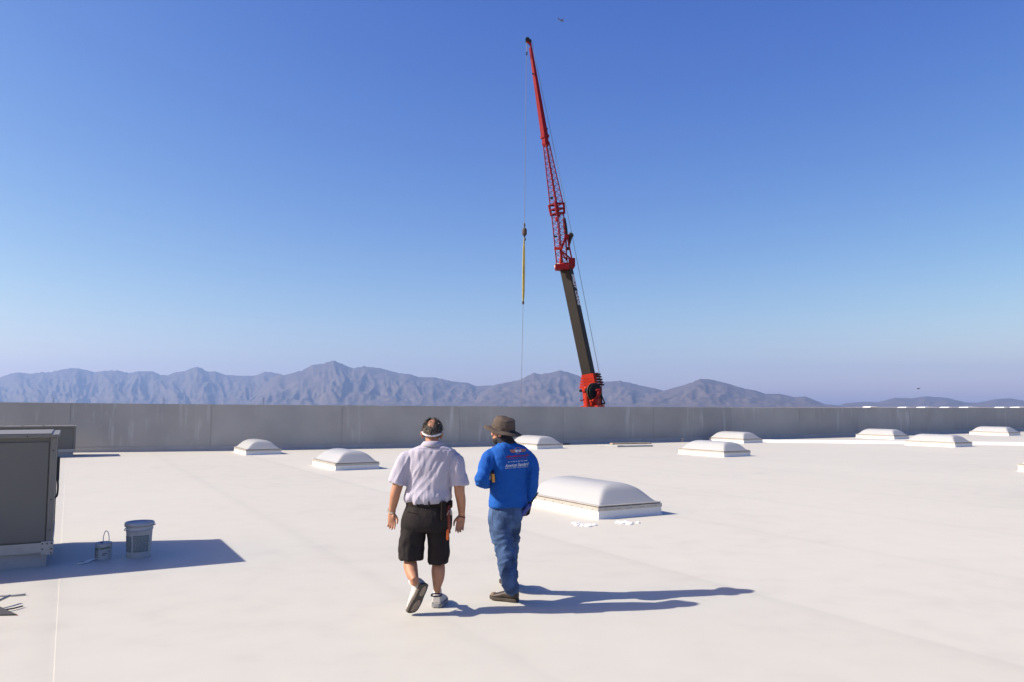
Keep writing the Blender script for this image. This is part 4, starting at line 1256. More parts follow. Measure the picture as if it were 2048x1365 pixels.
# feet inside the shoes
for m_ in (Ml, Mr):
    body.tube([m_ @ Vector((0, .062, .12)), m_ @ Vector((0, .075, .075)), m_ @ Vector((.004, .13, .046)), m_ @ Vector((.006, .22, .036))], [.029, .024, .021, .015], n=10)
remesh_link("body", body, 0.0048, M_skin, man, B1, 4)
# hair: short strands on the back and sides around a bald crown
hair_rng = random.Random(11)
def strands(n, accept, base_len, mats, parent, baseM, sc, B, name="hair", down=0.5, jitter=0.85, rr=(0.079, 0.101, 0.095), width=.0022):
    sets = [MB() for _ in mats]
    done = 0
    while done < n:
        v = Vector((hair_rng.gauss(0, 1), hair_rng.gauss(0, 1), hair_rng.gauss(0, 1)))
        if v.length < .1: continue
        v.normalize()
        pr = accept(v)
        if pr <= 0 or hair_rng.random() > pr: continue
        done += 1
        p = Vector((v.x * rr[0], -0.012 + v.y * rr[1], 0.035 + v.z * rr[2])) * sc
        nrm = Vector((v.x / rr[0], v.y / rr[1], v.z / rr[2])).normalized()
        dn = Vector((0, -0.35, -1)); tang = (dn - nrm * dn.dot(nrm)).normalized()
        dv = (tang * down + nrm * .45 + Vector((hair_rng.gauss(0, 1), hair_rng.gauss(0, 1), hair_rng.gauss(0, 1))) * jitter * .35).normalized()
        L = base_len * hair_rng.uniform(.6, 1.3)
        side = dv.cross(nrm).normalized() * width
        q1 = p + dv * L * .5; q2 = p + (dv * .8 + tang * .45).normalized() * L
        pts = [p - nrm * .004 - side, p - nrm * .004 + side, q1 + side * .8, q1 - side * .8, q2]
        k = hair_rng.choices(range(len(mats)), weights=HW)[0]
        sets[k].add([baseM @ q for q in pts], [(0, 1, 2, 3), (3, 2, 4)])
    for s_, m_ in zip(sets, mats):
        if s_.v: tag(s_.build(name, m_, parent, base=B), kind="stuff")
HW = (4, 5, 3)
def acc(v):
    if v.y > 0.55 and v.z < .5: return 0
    if v.z < -0.60: return 0
    crown = math.sqrt((v.x + .04) ** 2 / .19 + (v.z - .60) ** 2 / .17) if v.y < 0.4 else math.sqrt(v.x ** 2 / .3 + (v.z - 1) ** 2 / .3)
    if crown < 1: return 0.03 if v.y < .2 else 0.25
    if v.z < -0.22: return .30
    return 1.0
strands(3400, acc, 0.026, M_hair, man, hM, 1.02, B1)
# visor strap
vb = MB()
def strap(z0, tilt, w, r0, r1, n=40):
    rings = []
    for k in range(n + 1):
        a = 2 * math.pi * k / n
        x, y = math.cos(a), math.sin(a)
        zc = z0 + tilt * y
        kk = math.sqrt(max(.05, 1 - ((zc - .035) / .100) ** 2))
        sec = []
        for dr, dz in ((0, -w), (.010, -w), (.012, 0), (.010, w), (0, w)):
            sec.append(hM @ (Vector(((r0 * kk + dr) * x, -0.010 + (r1 * kk + dr) * y, zc + dz)) * 1.02))
        rings.append(sec)
    return rings
vb.loft(strap(0.012, 0.034, .010, 0.083, 0.103))
visor = vb.build("visor_strap", M_band, man, sm=True, base=B1)
vis = MB()
rows = []
for i in range(9):
    a = R(52 + 76 * i / 8)
    rows.append([hM @ Vector((math.cos(a) * r_, -0.01 + math.sin(a) * (r_ + .018), .046 - (r_ - .085) * .25 + dz)) for r_, dz in ((.086, 0), (.14, 0), (.14, .004), (.086, .004))])
vis.loft(rows)
vis.build("visor_brim", M_band, man, base=B1)
for k in (-1, 1):
    eb = MB().ellipsoid((k * .030, .094, .006), .011, .009, .008, hM, 12, 8)
    eb.build("eye", M_hair[0], man, sm=True, base=B1)

# shirt
sh = MB()
keys = [(*A(864.5, 886.5, -.005), .068, .072), (*A(864.5, 889.5, -.01), .080, .080), (*A(864, 893, -.02), .128, .092), (*A(863.5, 898.5, -.02), .190, .106), (*A(863, 906, -.01), .222, .122), (*A(862.5, 918, 0), .226, .138),
        (*A(861, 935, 0), .218, .147), (*A(859.5, 955, .01), .208, .148), (*A(858, 978, .01), .203, .146), (*A(857, 993, .0), .208, .150), (*A(857, 1000, 0), .203, .146), (*A(857, 1006, 0), .188, .132)]
P, Q = interp_rings(keys, 4)
sh.loft([ellring(p, *q, p=2.35) for p, q in zip(P, Q)])
sh.sleeve([A(838, 914, .0), A(817, 919, -.01), A(806, 938, -.02), A(795.5, 967.5, -.03)], [(.050, .070), (.082, .094), (.084, .094), (.083, .090)], n=24)
sh.sleeve([A(888, 915, .0), A(907.5, 920, -.01), A(913.5, 940, -.02), A(919.0, 971.5, -.03)], [(.050, .070), (.080, .094), (.082, .094), (.079, .088)], n=24)
wz0, wz1 = A(857, 1003).z, A(857, 985).z
def fold1(c, n_):
    x, y, z = c
    w = x - 0.55 * (z - 1.2)
    h = 1.5 - z
    d = .015 * nz(w * 11, y * 5, z * 2.2 + 3) + .009 * ridge(w * 15 + 1.7, y * 7, z * 2.6) + .0035 * nz(x * 34, y * 30, z * 9)
    d += .006 * nz(x * 55, y * 20, z * 6) * win(z, wz0 - .02, wz0 + .08, .015)
    d += .010 * win(z, wz0 + .015, wz0 + .10, .015)
    # armpit creases
    for cx in (A(812, 940).x, A(909, 940).x):
        d -= .010 * math.exp(-((x - cx) / .016) ** 2) * win(z, A(0, 972).z, A(0, 918).z, .03)
    if y > Y1: d *= .6
    return d * (1.0 if z < A(0, 900).z else .35)
shirt = remesh_link("shirt", sh, 0.0065, M_shirt, man, B1, 2, fold1)
# collar: a turned-down band round the neck
cl = MB(); rows = []
for k in range(33):
    a = 2 * math.pi * k / 32 + math.pi / 2
    f = math.cos(a - math.pi * 1.5)          # 1 at the back of the neck
    c = A(864.5, 887.0, -.012)
    row = []
    for r_, dz in ((.068, -.012), (.070, .020), (.076, .024), (.083, .016), (.112, -.022), (.106, -.026)):
        row.append(c + Vector((math.cos(a) * r_ * 1.04, math.sin(a) * r_ * 1.08, dz - .018 * (1 - f) * .5)))
    rows.append(row)
cl.loft(rows, cap=False)
ys = []
yk = MB()
cl.build("collar", M_shirt, man, sm=True, base=B1)
# yoke seam across the shoulders, laid on the cloth
def on_cloth(obj, B, pts, width, m, name, parent, off=.0012, dirv=Vector((0, 1, 0))):
    me = obj.data
    bvh = BVHTree.FromPolygons([v.co + Vector(B) for v in me.vertices], [p.vertices[:] for p in me.polygons])
    P = []
    for p in pts:
        h = bvh.ray_cast(Vector(p) - dirv * 1.2, dirv)
        if h[0] is not None: P.append((h[0], h[1]))
    mb = MB(); vs = []
    for i, (p, n_) in enumerate(P):
        t = (P[min(i + 1, len(P) - 1)][0] - P[max(i - 1, 0)][0]).normalized(); s_ = n_.cross(t).normalized() * width / 2
        vs += [p - s_ + n_ * off * .2, p + n_ * off * 2, p + s_ + n_ * off * .2]
    fs = []
    for i in range(len(P) - 1):
        a = i * 3
        fs += [(a, a + 3, a + 4, a + 1), (a + 1, a + 4, a + 5, a + 2)]
    if vs: return mb.add(vs, fs).build(name, m, parent, base=B)
on_cloth(shirt, B1, [A(px, 896.5 + .0016 * (px - 863) ** 2, -.1) for px in range(830, 898, 3)], .006, M_shirt, "yoke_seam", man)

# shorts
so = MB()
P, Q = interp_rings([(*A(857, 1003, 0), .192, .132), (*A(856.5, 1012, 0), .198, .138), (*A(855, 1030, -.01), .222, .150), (*A(853, 1048, -.01), .230, .152), (*A(852, 1060, 0), .222, .140)])
so.loft([ellring(p, *q, p=2.3) for p, q in zip(P, Q)])
so.sleeve([A(831, 1040, 0), A(826.5, 1065, 0), A(824, 1092, .01), A(822.5, 1118, .01)], [(.115, .128), (.114, .128), (.109, .122), (.105, .112)], n=26, deep=.10)
so.sleeve([A(875, 1040, 0), A(876.5, 1065, .02), A(877.5, 1095, .03), A(876.5, 1126, .035)], [(.108, .128), (.100, .128), (.096, .118), (.089, .108)], n=26, deep=.10)
def fold2(c, n_):
    x, y, z = c
    lo = 1 - min(1, max(0, (z - .45) / .35))
    d = .006 * nz(x * 9, y * 7, z * 4) + .004 * ridge(x * 10 + z * 6, y * 8, z * 9 - x * 8) + .002 * nz(x * 40, y * 40, z * 18)
    d += .009 * ridge((x + z * .8) * 7, y * 3, (z - x) * 6) * win(z, .50, .68, .03) * (1 if x < A(852, 0).x else .4)
    return 1.7 * d * (.35 + .9 * lo)
shorts = remesh_link("shorts", so, 0.0070, M_shorts, man, B1, 2, fold2)
# belt with loops
bl = MB(); rows = []
c0 = A(857, 1007.5, 0)
for k in range(49):
    a = 2 * math.pi * k / 48
    ca, sa = math.cos(a), math.sin(a)
    x = math.copysign(abs(ca) ** (2 / 2.3), ca); y = math.copysign(abs(sa) ** (2 / 2.3), sa)
    rows.append([c0 + Vector((x * (.197 + dr), y * (.137 + dr), dz - .012 * x)) for dr, dz in ((0, -.018), (.006, -.018), (.006, .018), (0, .018))])
bl.loft(rows, cap=False)
bl.build("belt", M_belt, man, sm=False, base=B1)
for px in (835, 858, 880):
    p = A(px, 1008, -.152 + .5 * ((px - 857) * PX1) ** 2 / .2)
    MB().bevbox(-.006, .006, -.012, .012, -.026, .026, .003, Matrix.Translation(p)).build("belt_loop", M_shorts, man, base=B1)
# back pocket flap line, side pocket
on_cloth(shorts, B1, [A(px, 1024 + (px - 815) * .12, -.1) for px in range(815, 838, 3)], .010, M_shorts, "pocket_welt", man, .004)
# phone case and the orange handled tool on the belt
hol = MB().bevbox(-.024, .024, -.030, .006, -.085, .085, .008, Matrix.Translation(A(886.5, 1022, -.135)) @ Matrix.Rotation(R(14), 4, 'Z'))
tag(hol.build("phone_case", M_belt, base=tuple(A(886.5, 1022, -.135)), loc=A(886.5, 1022, -.135)), "narrow black phone case clipped to the back of the belt", "case")
tp = A(899, 1010, -.06)
pou = empty("tool_holster", A(898, 1045, -.07), 0, "red brown strap and orange handled tool hanging at the hip of the shorts", "tool")
PBs = tuple(pou.location)
MB().bevbox(-.030, .028, -.03, .05, -.03, .035, .010, Matrix.Translation(A(898.5, 1009.5, -.05))).build("clip", M_belt, pou, base=PBs)
MB().tube([A(898, 1012, -.08), A(895.5, 1026, -.10), A(897, 1040, -.10), A(898, 1058, -.095), A(895.5, 1068, -.095)], [(.014, .006), (.020, .008), (.016, .007), (.015, .007), (.011, .006)], n=10).build("strap", M_redst, pou, sm=True, base=PBs)
MB().tube([A(895.5, 1060, -.105), A(895.2, 1068, -.11), A(894.8, 1079, -.105)], [(.010, .010), (.013, .011), (.011, .010)], n=10).build("orange_handle", M_orange, pou, sm=True, base=PBs)
MB().tube([A(900, 1018, -.08), A(901.5, 1024, -.085), A(902.2, 1030, -.085)], [.005, .006, .005], n=8).build("key", M_steel, pou, sm=True, base=PBs)
MB().tube([A(898, 1022, -.10), A(895, 1028, -.105), A(893.5, 1031, -.105)], [.004, .005, .004], n=8).build("key", M_steel, pou, sm=True, base=PBs)
MB().tube([A(898, 1055, -.09), A(899.5, 1062, -.09), A(899.8, 1066, -.09)], [.006, .008, .006], n=8).build("tool_end", M_belt, pou, sm=True, base=PBs)
# watch and bracelet
def wristband(c, d, rx, ry, w, th, m, name, parent, B):
    d = d.normalized(); s_ = (Vector((1, 0, 0)) - d * d.x).normalized(); f = d.cross(s_)
    rows = []
    for k in range(25):
        a = 2 * math.pi * k / 24
        rows.append([c + s_ * (math.cos(a) * (rx + dr)) + f * (math.sin(a) * (ry + dr)) + d * dz for dr, dz in ((0, -w), (th, -w), (th, w), (0, w))])
    return MB().loft(rows, cap=False).build(name, m, parent, base=B)
wt = wristband(A(783.8, 1023.2, .02), lw - A(788.5, 1000, -.03), .031, .026, .008, .004, M_steel, "watch_band", man, B1)
MB().bevbox(-.008, .008, -.018, .018, -.018, .018, .004, Matrix.Translation(A(777.4, 1021, .02))).build("watch_case", M_steel, man, base=B1)
wristband(A(923.6, 1033.5, .03), Vector((-.25, 0, -1)), .031, .023, .0035, .003, M_belt, "bracelet", man, B1)
# socks and shoes
for m_ in (Ml, Mr):
    MB().tube([m_ @ Vector((0, .062, .135)), m_ @ Vector((0, .062, .112)), m_ @ Vector((0, .064, .09))], [(.036, .040), (.038, .043), (.036, .044)], n=16).build("sock", M_sock, man, sm=True, base=B1)
# shoes
shoe(man, B1, Mr, .300, (M_shoe, M_shoe_g, M_shoe_g), high=True)
wristband(A(873, 1190.5, .055), Vector((0, 0, -1)), .046, .052, .006, .006, M_shoe_n, "shoe_collar", man, B1)
shoe(man, B1, Ml, .300, (M_shoe, M_out, None), high=True, pads=True)

# ---------------------------------------------------------------- man in blue shirt, jeans and wide hat
Y2 = 7.80
def Bq(px, py, dy=0.0): return D(px, py, Y2 + dy)
YAW = R(20)
man2 = empty("person", (Bq(1015, 1100).x, Y2, 0), 0, "man in royal blue long-sleeved shirt, jeans and wide brown hat, looking left", "person")
B2 = tuple(man2.location)
hM2 = Matrix.Translation(Bq(1005.5, 865, 0.02)) @ Matrix.Rotation(R(66), 4, 'Z') @ Matrix.Rotation(R(4), 4, 'X')
body = MB()
head_shapes(body, hM2, 1.0)
body.tube([Bq(1009, 876, .02), Bq(1013, 890, 0), Bq(1016, 900, 0)], [(.058, .060), (.058, .062), (.085, .07)], n=18)
P, Q = interp_rings([(*Bq(1017, 904, 0), .12, .075), (*Bq(1019, 925, 0), .165, .10), (*Bq(1017, 975, 0), .145, .10), (*Bq(1014, 1020, 0), .145, .105), (*Bq(1012, 1050, 0), .13, .10)])
body.loft([ellring(p, *q, rot=YAW) for p, q in zip(P, Q)])
heel2 = G(1036.5, 1206.0)
Mn = Matrix.Translation(heel2 + Vector((0, 0, .0095))) @ Matrix.Rotation(R(64), 4, 'Z')
heel3 = G(1029, 1178.0)
Mf = Matrix.Translation(heel3 + Vector((0, 0, .0095))) @ Matrix.Rotation(R(26), 4, 'Z')
lw2, rw2 = Bq(977, 966.5, -.02), Bq(1057.6, 1004, .07)
Lsh, Lel = Bq(989, 912, -.05), Bq(964.5, 959, -.20)
body.tube([Lsh, Bq(973, 930, -.12), Lel, Bq(969, 965, -.10), lw2], [.042, .046, .042, .038, .027], n=16)
body.tube([Bq(1047, 914, .05), Bq(1062, 930, .04), Bq(1065, 956, .02), Bq(1061.5, 982, .05), rw2], [.042, .046, .042, .038, .027], n=16)
body.tube([Bq(1002, 1040, -.03), Bq(1008, 1090, -.10), Bq(1016, 1130, -.19), Mn @ Vector((0, .07, .16)), Mn @ Vector((0, .07, .08)), Mn @ Vector((0, .12, .048))], [.085, .068, .058, .036, .028, .022], n=16)
body.tube([Bq(1023, 1040, .05), Bq(1020.5, 1095, .15), Bq(1018.5, 1130, .22), Mf @ Vector((0, .07, .16)), Mf @ Vector((0, .07, .08)), Mf @ Vector((0, .12, .048))], [.075, .055, .048, .034, .028, .022], n=16)
remesh_link("body", body, 0.0048, M_skin2, man2, B2, 4)
for k in (-1, 1):
    MB().ellipsoid((k * .030, .088, .008), .020, .014, .013, hM2, 14, 8).build("eye", M_beard, man2, sm=True, base=B2)
# beard and the dark gaiter over head and neck
bd_ = MB().ellipsoid((0, .052, -.085), .044, .047, .040, hM2).ellipsoid((0, .030, -.070), .060, .055, .045, hM2).ellipsoid((0, .094, -.048), .024, .014, .006, hM2)
remesh_link("beard", bd_, .004, M_beard, man2, B2, 2, lambda c, n_: .003 * nz(c[0] * 120, c[1] * 120, c[2] * 120))
gt = MB().ellipsoid((0, -.028, .020), .083, .100, .105, hM2).ellipsoid((0, -.022, -.060), .076, .085, .075, hM2)
gt.tube([Bq(1007, 872, .02), Bq(1012, 884, .0), Bq(1015.5, 893, -.01)], [(.076, .078), (.078, .080), (.095, .088)], n=20)
remesh_link("neck_gaiter", gt, .005, M_hood, man2, B2, 2, lambda c, n_: .005 * nz(c[0] * 14, c[1] * 14, c[2] * 40))
# hat
hatM = Matrix.Translation(Bq(1006.0, 860.0, .02)) @ Matrix.Rotation(R(66), 4, 'Z') @ Matrix.Rotation(R(15.0), 4, 'X') @ Matrix.Rotation(R(-3), 4, 'Y')
def hat_rings(keys, n=48):
    out = []
    for rx, ry, z, dr in keys:
        ring = []
        for k in range(n):
            a = 2 * math.pi * k / n
            wob = 1 + .02 * nz(math.cos(a) * 2, math.sin(a) * 2, z * 9 + 4)
            zz = z - dr * (math.cos(a) ** 2) + (.010 * nz(math.cos(a) * 1.8, math.sin(a) * 1.8, 7) if dr else 0)
            ring.append(hatM @ Vector((rx * math.cos(a) * wob, ry * math.sin(a) * wob, zz)))
        out.append(ring)
    return out
hb = MB().loft(hat_rings([(.096, .112, -.002, 0), (.135, .155, -.004, .004), (.170, .196, -.011, .013), (.172, .198, -.008, .013), (.170, .196, -.004, .013), (.135, .155, .002, .004), (.099, .115, .005, 0), (.096, .112, .004, 0)]), cap=False)
hb.build("hat_brim", M_hat, man2, sm=True, base=B2)
hc = MB().loft(hat_rings([(.094, .110, -.008, 0), (.099, .115, .006, 0), (.098, .114, .04, 0), (.096, .112, .075, 0), (.090, .104, .100, 0), (.074, .087, .117, 0), (.045, .055, .125, 0), (.012, .016, .127, 0)]))
remesh_link("hat_crown", hc, .005, M_hat, man2, B2, 2, lambda c, n_: .006 * nz(c[0] * 16, c[1] * 16, c[2] * 16) + .004 * ridge(c[0] * 20, c[1] * 20, c[2] * 26 + 3))
hs = MB().loft(hat_rings([(.1015, .1175, .030, 0), (.1035, .1195, .033, 0), (.1035, .1195, .042, 0), (.1010, .1170, .045, 0)]), cap=False)
hs.build("hat_band", M_hat, man2, sm=True, base=B2)
# shirt
sh = MB()
keys = [(*Bq(1014.5, 885.5, -.005), .075, .075), (*Bq(1016, 889.5, -.01), .108, .088), (*Bq(1018, 895, -.01), .160, .100), (*Bq(1019, 902.5, 0), .192, .114), (*Bq(1019.5, 914, 0), .204, .128), (*Bq(1019.5, 935, 0), .198, .134),
        (*Bq(1018.5, 960, 0), .182, .130), (*Bq(1017.5, 985, 0), .176, .128), (*Bq(1016, 1003, 0), .182, .134), (*Bq(1015.5, 1012.5, 0), .184, .136), (*Bq(1015.5, 1013, 0), .165, .115), (*Bq(1015.5, 1007, 0), .15, .10)]
P, Q = interp_rings(keys, 3)
sh.loft([ellring(p, *q, p=2.3, rot=YAW) for p, q in zip(P, Q)])
sh.tube([Bq(998, 915, -.03), Bq(986, 912, -.05), Bq(973, 930, -.12), Lel, Bq(969, 965, -.10), Bq(975.5, 966.5, -.03)], [.055, .068, .067, .058, .050, .040], n=22)
sh.sleeve([Bq(1038, 916, .04), Bq(1049.5, 912, .05), Bq(1062, 930, .04), Bq(1065.5, 956, .02), Bq(1061.5, 982, .05), Bq(1057.8, 1001, .07)], [.055, .067, .062, .054, .045, .037], n=22, wall=.010, deep=.03)
el = Vector(Lel); er = Vector(Bq(1065.5, 956, .02))
def fold3(c, n_):
    x, y, z = c
    v = Vector(c)
    d = .013 * nz(x * 9 + z * 3, y * 6, z * 4 - x * 3) + .008 * ridge((x + .5 * z) * 11, y * 7, z * 5) + .0024 * ridge(x * 22 + z * 9, y * 18, z * 16 - x * 10)
    for e in (el, er):
        q = (v - e).length
        d += .010 * math.exp(-(q / .08) ** 2) * ridge(x * 12, y * 12, z * 26)
    for cx, y0 in ((Bq(982, 935).x, 0), (Bq(1056, 935).x, 0)):
        d -= .008 * math.exp(-((x - cx) / .014) ** 2) * win(z, Bq(0, 965).z, Bq(0, 915).z, .03)
    d += .005 * nz(x * 7, y * 7, z * 24) * win(z, Bq(0, 1015).z, Bq(0, 975).z, .02)
    return d
shirt2 = remesh_link("shirt", sh, 0.0060, M_blue, man2, B2, 2, fold3)
# printing on the back of the shirt
me = shirt2.data
bvh2 = BVHTree.FromPolygons([v.co + Vector(B2) for v in me.vertices], [p.vertices[:] for p in me.polygons])
camp = Vector((0, 0, CAM_H))
def stick(px, py, off):
    d = ray(px, py).normalized()
    h = bvh2.ray_cast(camp, d)
    if h[0] is None: return D(px, py, Y2 - .13)
    return h[0] - d * off
def print_poly(name, polys, m, off=.006):
    mb = MB()
    for pts in polys:
        vs = [stick(px, py, off) for px, py in pts]
        mb.add(vs, [tuple(range(len(vs)))])
    return mb.build(name, m, shirt2, base=B2)
def print_text(name, txt, cx, cy, w, h, ang, m, shear=0.0, bold=0.0, off=.006):
    tm = text_mesh(txt, 1.0, shear=shear, bold=bold)
    X0 = [v.co.x for v in tm.vertices]; Y0 = [v.co.y for v in tm.vertices]
    sx = w / (max(X0) - min(X0)); sy = h / (max(Y0) - min(Y0)); mx, my = (max(X0) + min(X0)) / 2, (max(Y0) + min(Y0)) / 2
    ca, sa = math.cos(R(ang)), math.sin(R(ang))
    for v in tm.vertices:
        x, y = (v.co.x - mx) * sx, (v.co.y - my) * sy
        v.co = stick(cx + x * ca + y * sa, cy + x * sa - y * ca, off) - Vector(B2)
    return link(name, tm, m, shirt2)
M_pw = mat("white_ink", (0.62, 0.63, 0.66), rough=.8)
M_pr = mat("red_ink", (0.26, 0.010, 0.035), rough=.8)
M_pr2 = mat("dull_red_ink", (0.14, 0.03, 0.13), rough=.8)
M_po = mat("orange_ink", (0.42, 0.155, 0.10), rough=.8)
for k in range(4):
    t0, t1 = k / 4 + .02, (k + 1) / 4 - .03
    def lp(a, b, t): return (a[0] + (b[0] - a[0]) * t, a[1] + (b[1] - a[1]) * t)
    A0, A1_, C0, C1 = (1019.3, 900.4), (1030.0, 899.2), (1023.0, 906.0), (1030.6, 905.6)
    print_poly("wing_feather", [[lp(A0, C0, t0), lp(A1_, C1, t0), lp(A1_, C1, t1), lp(A0, C0, t1)]], M_po)
    A0, A1_, C0, C1 = (1052.6, 897.8), (1042.6, 898.4), (1051.0, 903.6), (1043.2, 904.6)
    print_poly("wing_feather", [[lp(A0, C0, t0), lp(A1_, C1, t0), lp(A1_, C1, t1), lp(A0, C0, t1)]], M_po)
rg = []
for k in range(20):
    a0, a1 = 2 * math.pi * k / 20, 2 * math.pi * (k + 1) / 20
    rg.append([(1036 + r_ * math.cos(a) * 1.05, 901 + r_ * math.sin(a)) for r_, a in ((5.2, a0), (6.0, a0), (6.0, a1), (5.2, a1))])
print_poly("emblem_ring", rg, M_po, .0055)
print_text("emblem_letters", "HVM", 1036.2, 902.0, 11.5, 4.6, -3, M_pw, bold=.02, off=.0075)
def scribble(name, x0, y0, x1, y1, h, m, seed, gap=.25, word=(3, 7)):
    r = random.Random(seed); polys = []; t = 0.0; L = x1 - x0
    while t < L:
        for _ in range(r.randint(*word)):
            w = r.uniform(.7, 1.3) * h * .36
            if t + w > L: break
            yb = y0 + (y1 - y0) * t / L; hh = h * r.choice((.72, .72, .85, 1.0))
            k = r.random()
            polys.append([(x0 + t, yb), (x0 + t + w, yb), (x0 + t + w, yb - hh * (1 if k < .5 else .45)), (x0 + t, yb - hh)])
            t += w + h * .10
        t += h * gap
    return tag(print_poly(name, polys, m, .006), kind="stuff")
scribble("red_line", 1012.5, 915.8, 1059.5, 912.0, 4.0, M_pr, 3, .15, (8, 9))
scribble("dull_red_line", 1013, 919.2, 1057, 916.6, 2.2, M_pr2, 5, .5, (5, 9))
scribble("small_line", 1016, 925.0, 1054.5, 922.0, 1.5, M_pw, 7, 1.2, (3, 9))
print_text("script_letters", "American Standard", 1034, 930.0, 47.5, 6.2, -5.2, M_pw, shear=.45, bold=.012)
print_text("tag_letters", "HEATING & AIR CONDITIONING", 1033, 935.4, 45, 1.9, -5.0, M_pw)
# jeans
so = MB()
P, Q = interp_rings([(*Bq(1015, 1004, 0), .160, .122), (*Bq(1013.5, 1015, 0), .166, .130), (*Bq(1011, 1032, -.01), .168, .138), (*Bq(1009, 1048, -.01), .152, .128), (*Bq(1009, 1056, -.01), .13, .11)])
so.loft([ellring(p, *q, p=2.2, rot=YAW * .5) for p, q in zip(P, Q)])
so.sleeve([Bq(1000, 1036, -.02), Bq(1001.5, 1058, -.05), Bq(1007, 1090, -.10), Bq(1012.5, 1115, -.16), Bq(1016, 1140, -.21), Bq(1018.5, 1165, -.25), Mn @ Vector((0, .068, .120))], [(.105, .118), (.106, .116), (.092, .098), (.086, .088), (.084, .088), (.072, .080), (.067, .078)], n=26, deep=.05, wall=.012)
so.sleeve([Bq(1024, 1036, .03), Bq(1022.5, 1060, .07), Bq(1020.5, 1095, .15), Bq(1019, 1125, .21), Bq(1018, 1150, .27), Mf @ Vector((0, .068, .115))], [(.090, .112), (.088, .108), (.078, .094), (.076, .084), (.072, .08), (.069, .08)], n=24, deep=.05, wall=.012)
def fold4(c, n_):
    x, y, z = c
    d = .004 * nz(x * 12, y * 10, z * 7)
    kn = win(z, .36, .66, .035); an = win(z, .08, .30, .03); th = win(z, .70, .92, .03)
    d += .014 * kn * ridge(x * 7 + z * 9, y * 5, z * 15 - x * 7) + .008 * an * ridge(x * 5, y * 5, z * 22 + 2) + .004 * kn * nz(x * 20, y * 20, z * 38)
    d += .005 * th * ridge(x * 9 - z * 6, y * 6, z * 9 + x * 6)
    return d
jeans = remesh_link("jeans", so, 0.0062, M_jean, man2, B2, 2, fold4)
M_stitch = mat("dark_denim_seam", (0.025, 0.055, 0.12), rough=.9)
on_cloth(jeans, B2, [Bq(1026.5 - (py - 1020) * .03, py, -.3) for py in range(1018, 1050, 3)], .006, M_stitch, "back_seam", man2, .001)
on_cloth(jeans, B2, [Bq(984 + max(0, py - 1055) * .16, py, -.3) for py in range(1018, 1150, 4)], .006, M_stitch, "out_seam", man2, .001)
on_cloth(jeans, B2, [Bq(994 + k * .6, 1022 + k * 1.8, -.3) for k in range(9)] + [Bq(999.5 + k * 2.2, 1037 + k * .8, -.3) for k in range(7)], .005, M_stitch, "pocket_seam", man2, .001)
# gloves
gl = MB()
hand_shapes(gl, rw2 + Vector((0, 0, -.01)), Vector((-.22, .02, -1)), Vector((-.55, .75, 0)), Vector((-.8, -.55, 0)), curl=.85, s=1.18)
gl.tube([rw2 + Vector((.004, 0, .03)), rw2 + Vector((-.004, 0, -.03))], [.036, .036], n=14)
remesh_link("glove", gl, .0042, M_glove, man2, B2, 2)
gl = MB()
hand_shapes(gl, lw2, Vector((.75, .62, .05)), Vector((-.1, .1, 1)), Vector((.5, -.8, 0)), curl=.75, s=1.15)
gl.tube([lw2 + Vector((-.03, -.03, 0)), lw2 + Vector((.02, .02, -.004))], [.036, .036], n=14, ref=Vector((0, 0, 1)))
gl.ellipsoid(Bq(978.5, 970, -.04), .022, .022, .026)
remesh_link("glove", gl, .0042, M_glove, man2, B2, 2)
# boots
shoe(man2, B2, Mn, .295, (M_boot, mat("boot_sole", (.045, .035, .028), rough=.8), None), high=True)
MB().ellipsoid((0.006, .262, .040), .040, .032, .022, Mn).build("toe_cap", M_toe, man2, sm=True, base=B2)
shoe(man2, B2, Mf, .295, (M_boot, M_boot, None), high=True)
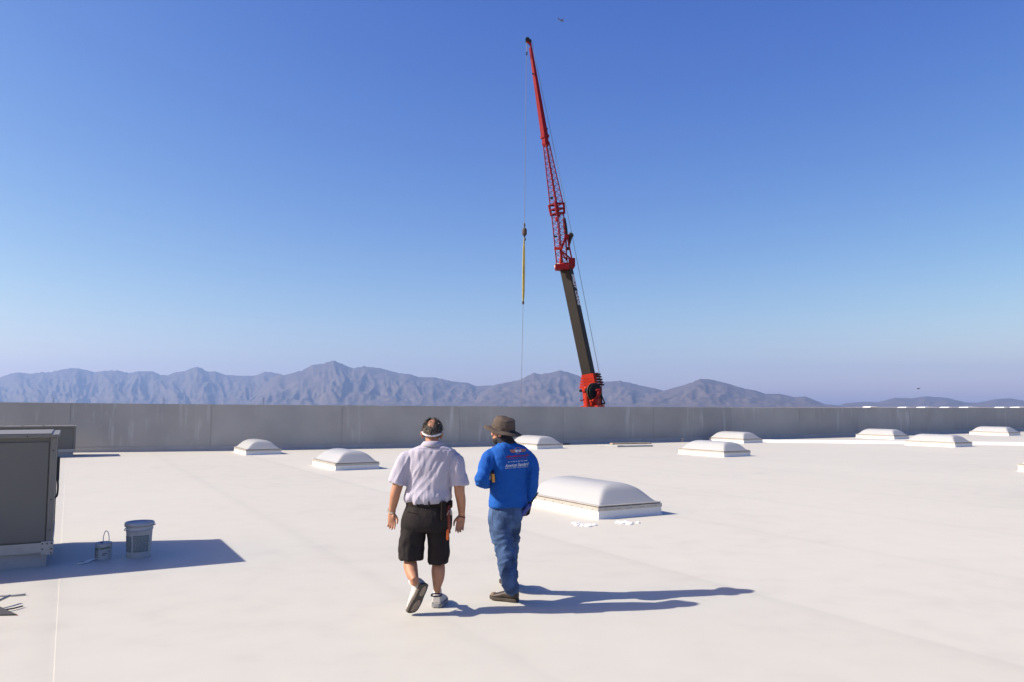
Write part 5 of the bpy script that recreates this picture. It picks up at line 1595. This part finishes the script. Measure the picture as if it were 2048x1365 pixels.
# what he carries
M_rad = mat("blue_radio_plastic", (0.012, 0.03, 0.24), rough=.4)
ra, rb2 = Bq(1044.5, 1031, -.045), Bq(1061, 1009, -.06)
rad = empty("handheld_radio", ra, 0, "dark blue handheld radio with black antenna in the gloved hand", "radio")
Mrd = Matrix.Translation(Vector((0, 0, 0))) @ (rb2 - ra).normalized().to_track_quat('Z', 'Y').to_matrix().to_4x4()
LR = (rb2 - ra).length
MB().bevbox(-.026, .026, -.017, .017, 0, LR, .006, Mrd).build("radio_body", M_rad, rad)
MB().tube([Mrd @ Vector((.012, 0, LR - .005)), Bq(1067, 999, -.06) - ra, Bq(1076, 986, -.06) - ra], [.009, .0075, .006], n=8).build("antenna", M_glove, rad, sm=True)
MB().bevbox(-.018, .018, -.021, -.0165, LR * .15, LR * .45, .002, Mrd).build("keypad", mat("keypad_grey", (.05, .06, .09), rough=.5), rad)
tl = empty("hand_tool", Bq(986, 965, -.135), 0, "yellow and silver hand tool held at the blue shirt's left side", "tool")
TB = tuple(tl.location)
MB().bevbox(-.015, .015, -.014, .014, -.04, .04, .005, Matrix.Translation(Bq(986.5, 956.5, -.15)) @ Matrix.Rotation(R(-4), 4, 'Y')).build("tool_body", mat("yellow_plastic", (.60, .27, .035), rough=.5), tl, base=TB)
MB().bevbox(-.015, .012, -.012, .012, -.012, .012, .004, Matrix.Translation(Bq(985.5, 946.5, -.15))).build("tool_cap", M_glove, tl, base=TB)
MB().tube([Bq(980.8, 948, -.13), Bq(979.5, 955, -.13), Bq(977.0, 961.5, -.12)], [.006, .014, .014], n=12).build("tool_barrel", mat("silver_barrel", (.42, .43, .46), rough=.35, metal=.4), tl, sm=True, base=TB)

# ------------------------------------------------------------------ desert haze
hz = MB().box(-19500, 19500, -3000, 14600, -12.0, 730.0).build("haze", None)
tag(hz, "pale blue desert haze lying over the plain", kind="stuff")
hm = bpy.data.materials.new("desert_air"); hm.use_nodes = True
nt = hm.node_tree
nt.nodes.remove(nt.nodes["Principled BSDF"])
pv = nt.nodes.new("ShaderNodeVolumePrincipled")
pv.inputs["Color"].default_value = (0.29, 0.46, 0.83, 1)
pv.inputs["Density"].default_value = 7e-5
pv.inputs["Anisotropy"].default_value = 0.22
nt.links.new(pv.outputs[0], nt.nodes["Material Output"].inputs["Volume"])
hz.data.materials.append(hm)
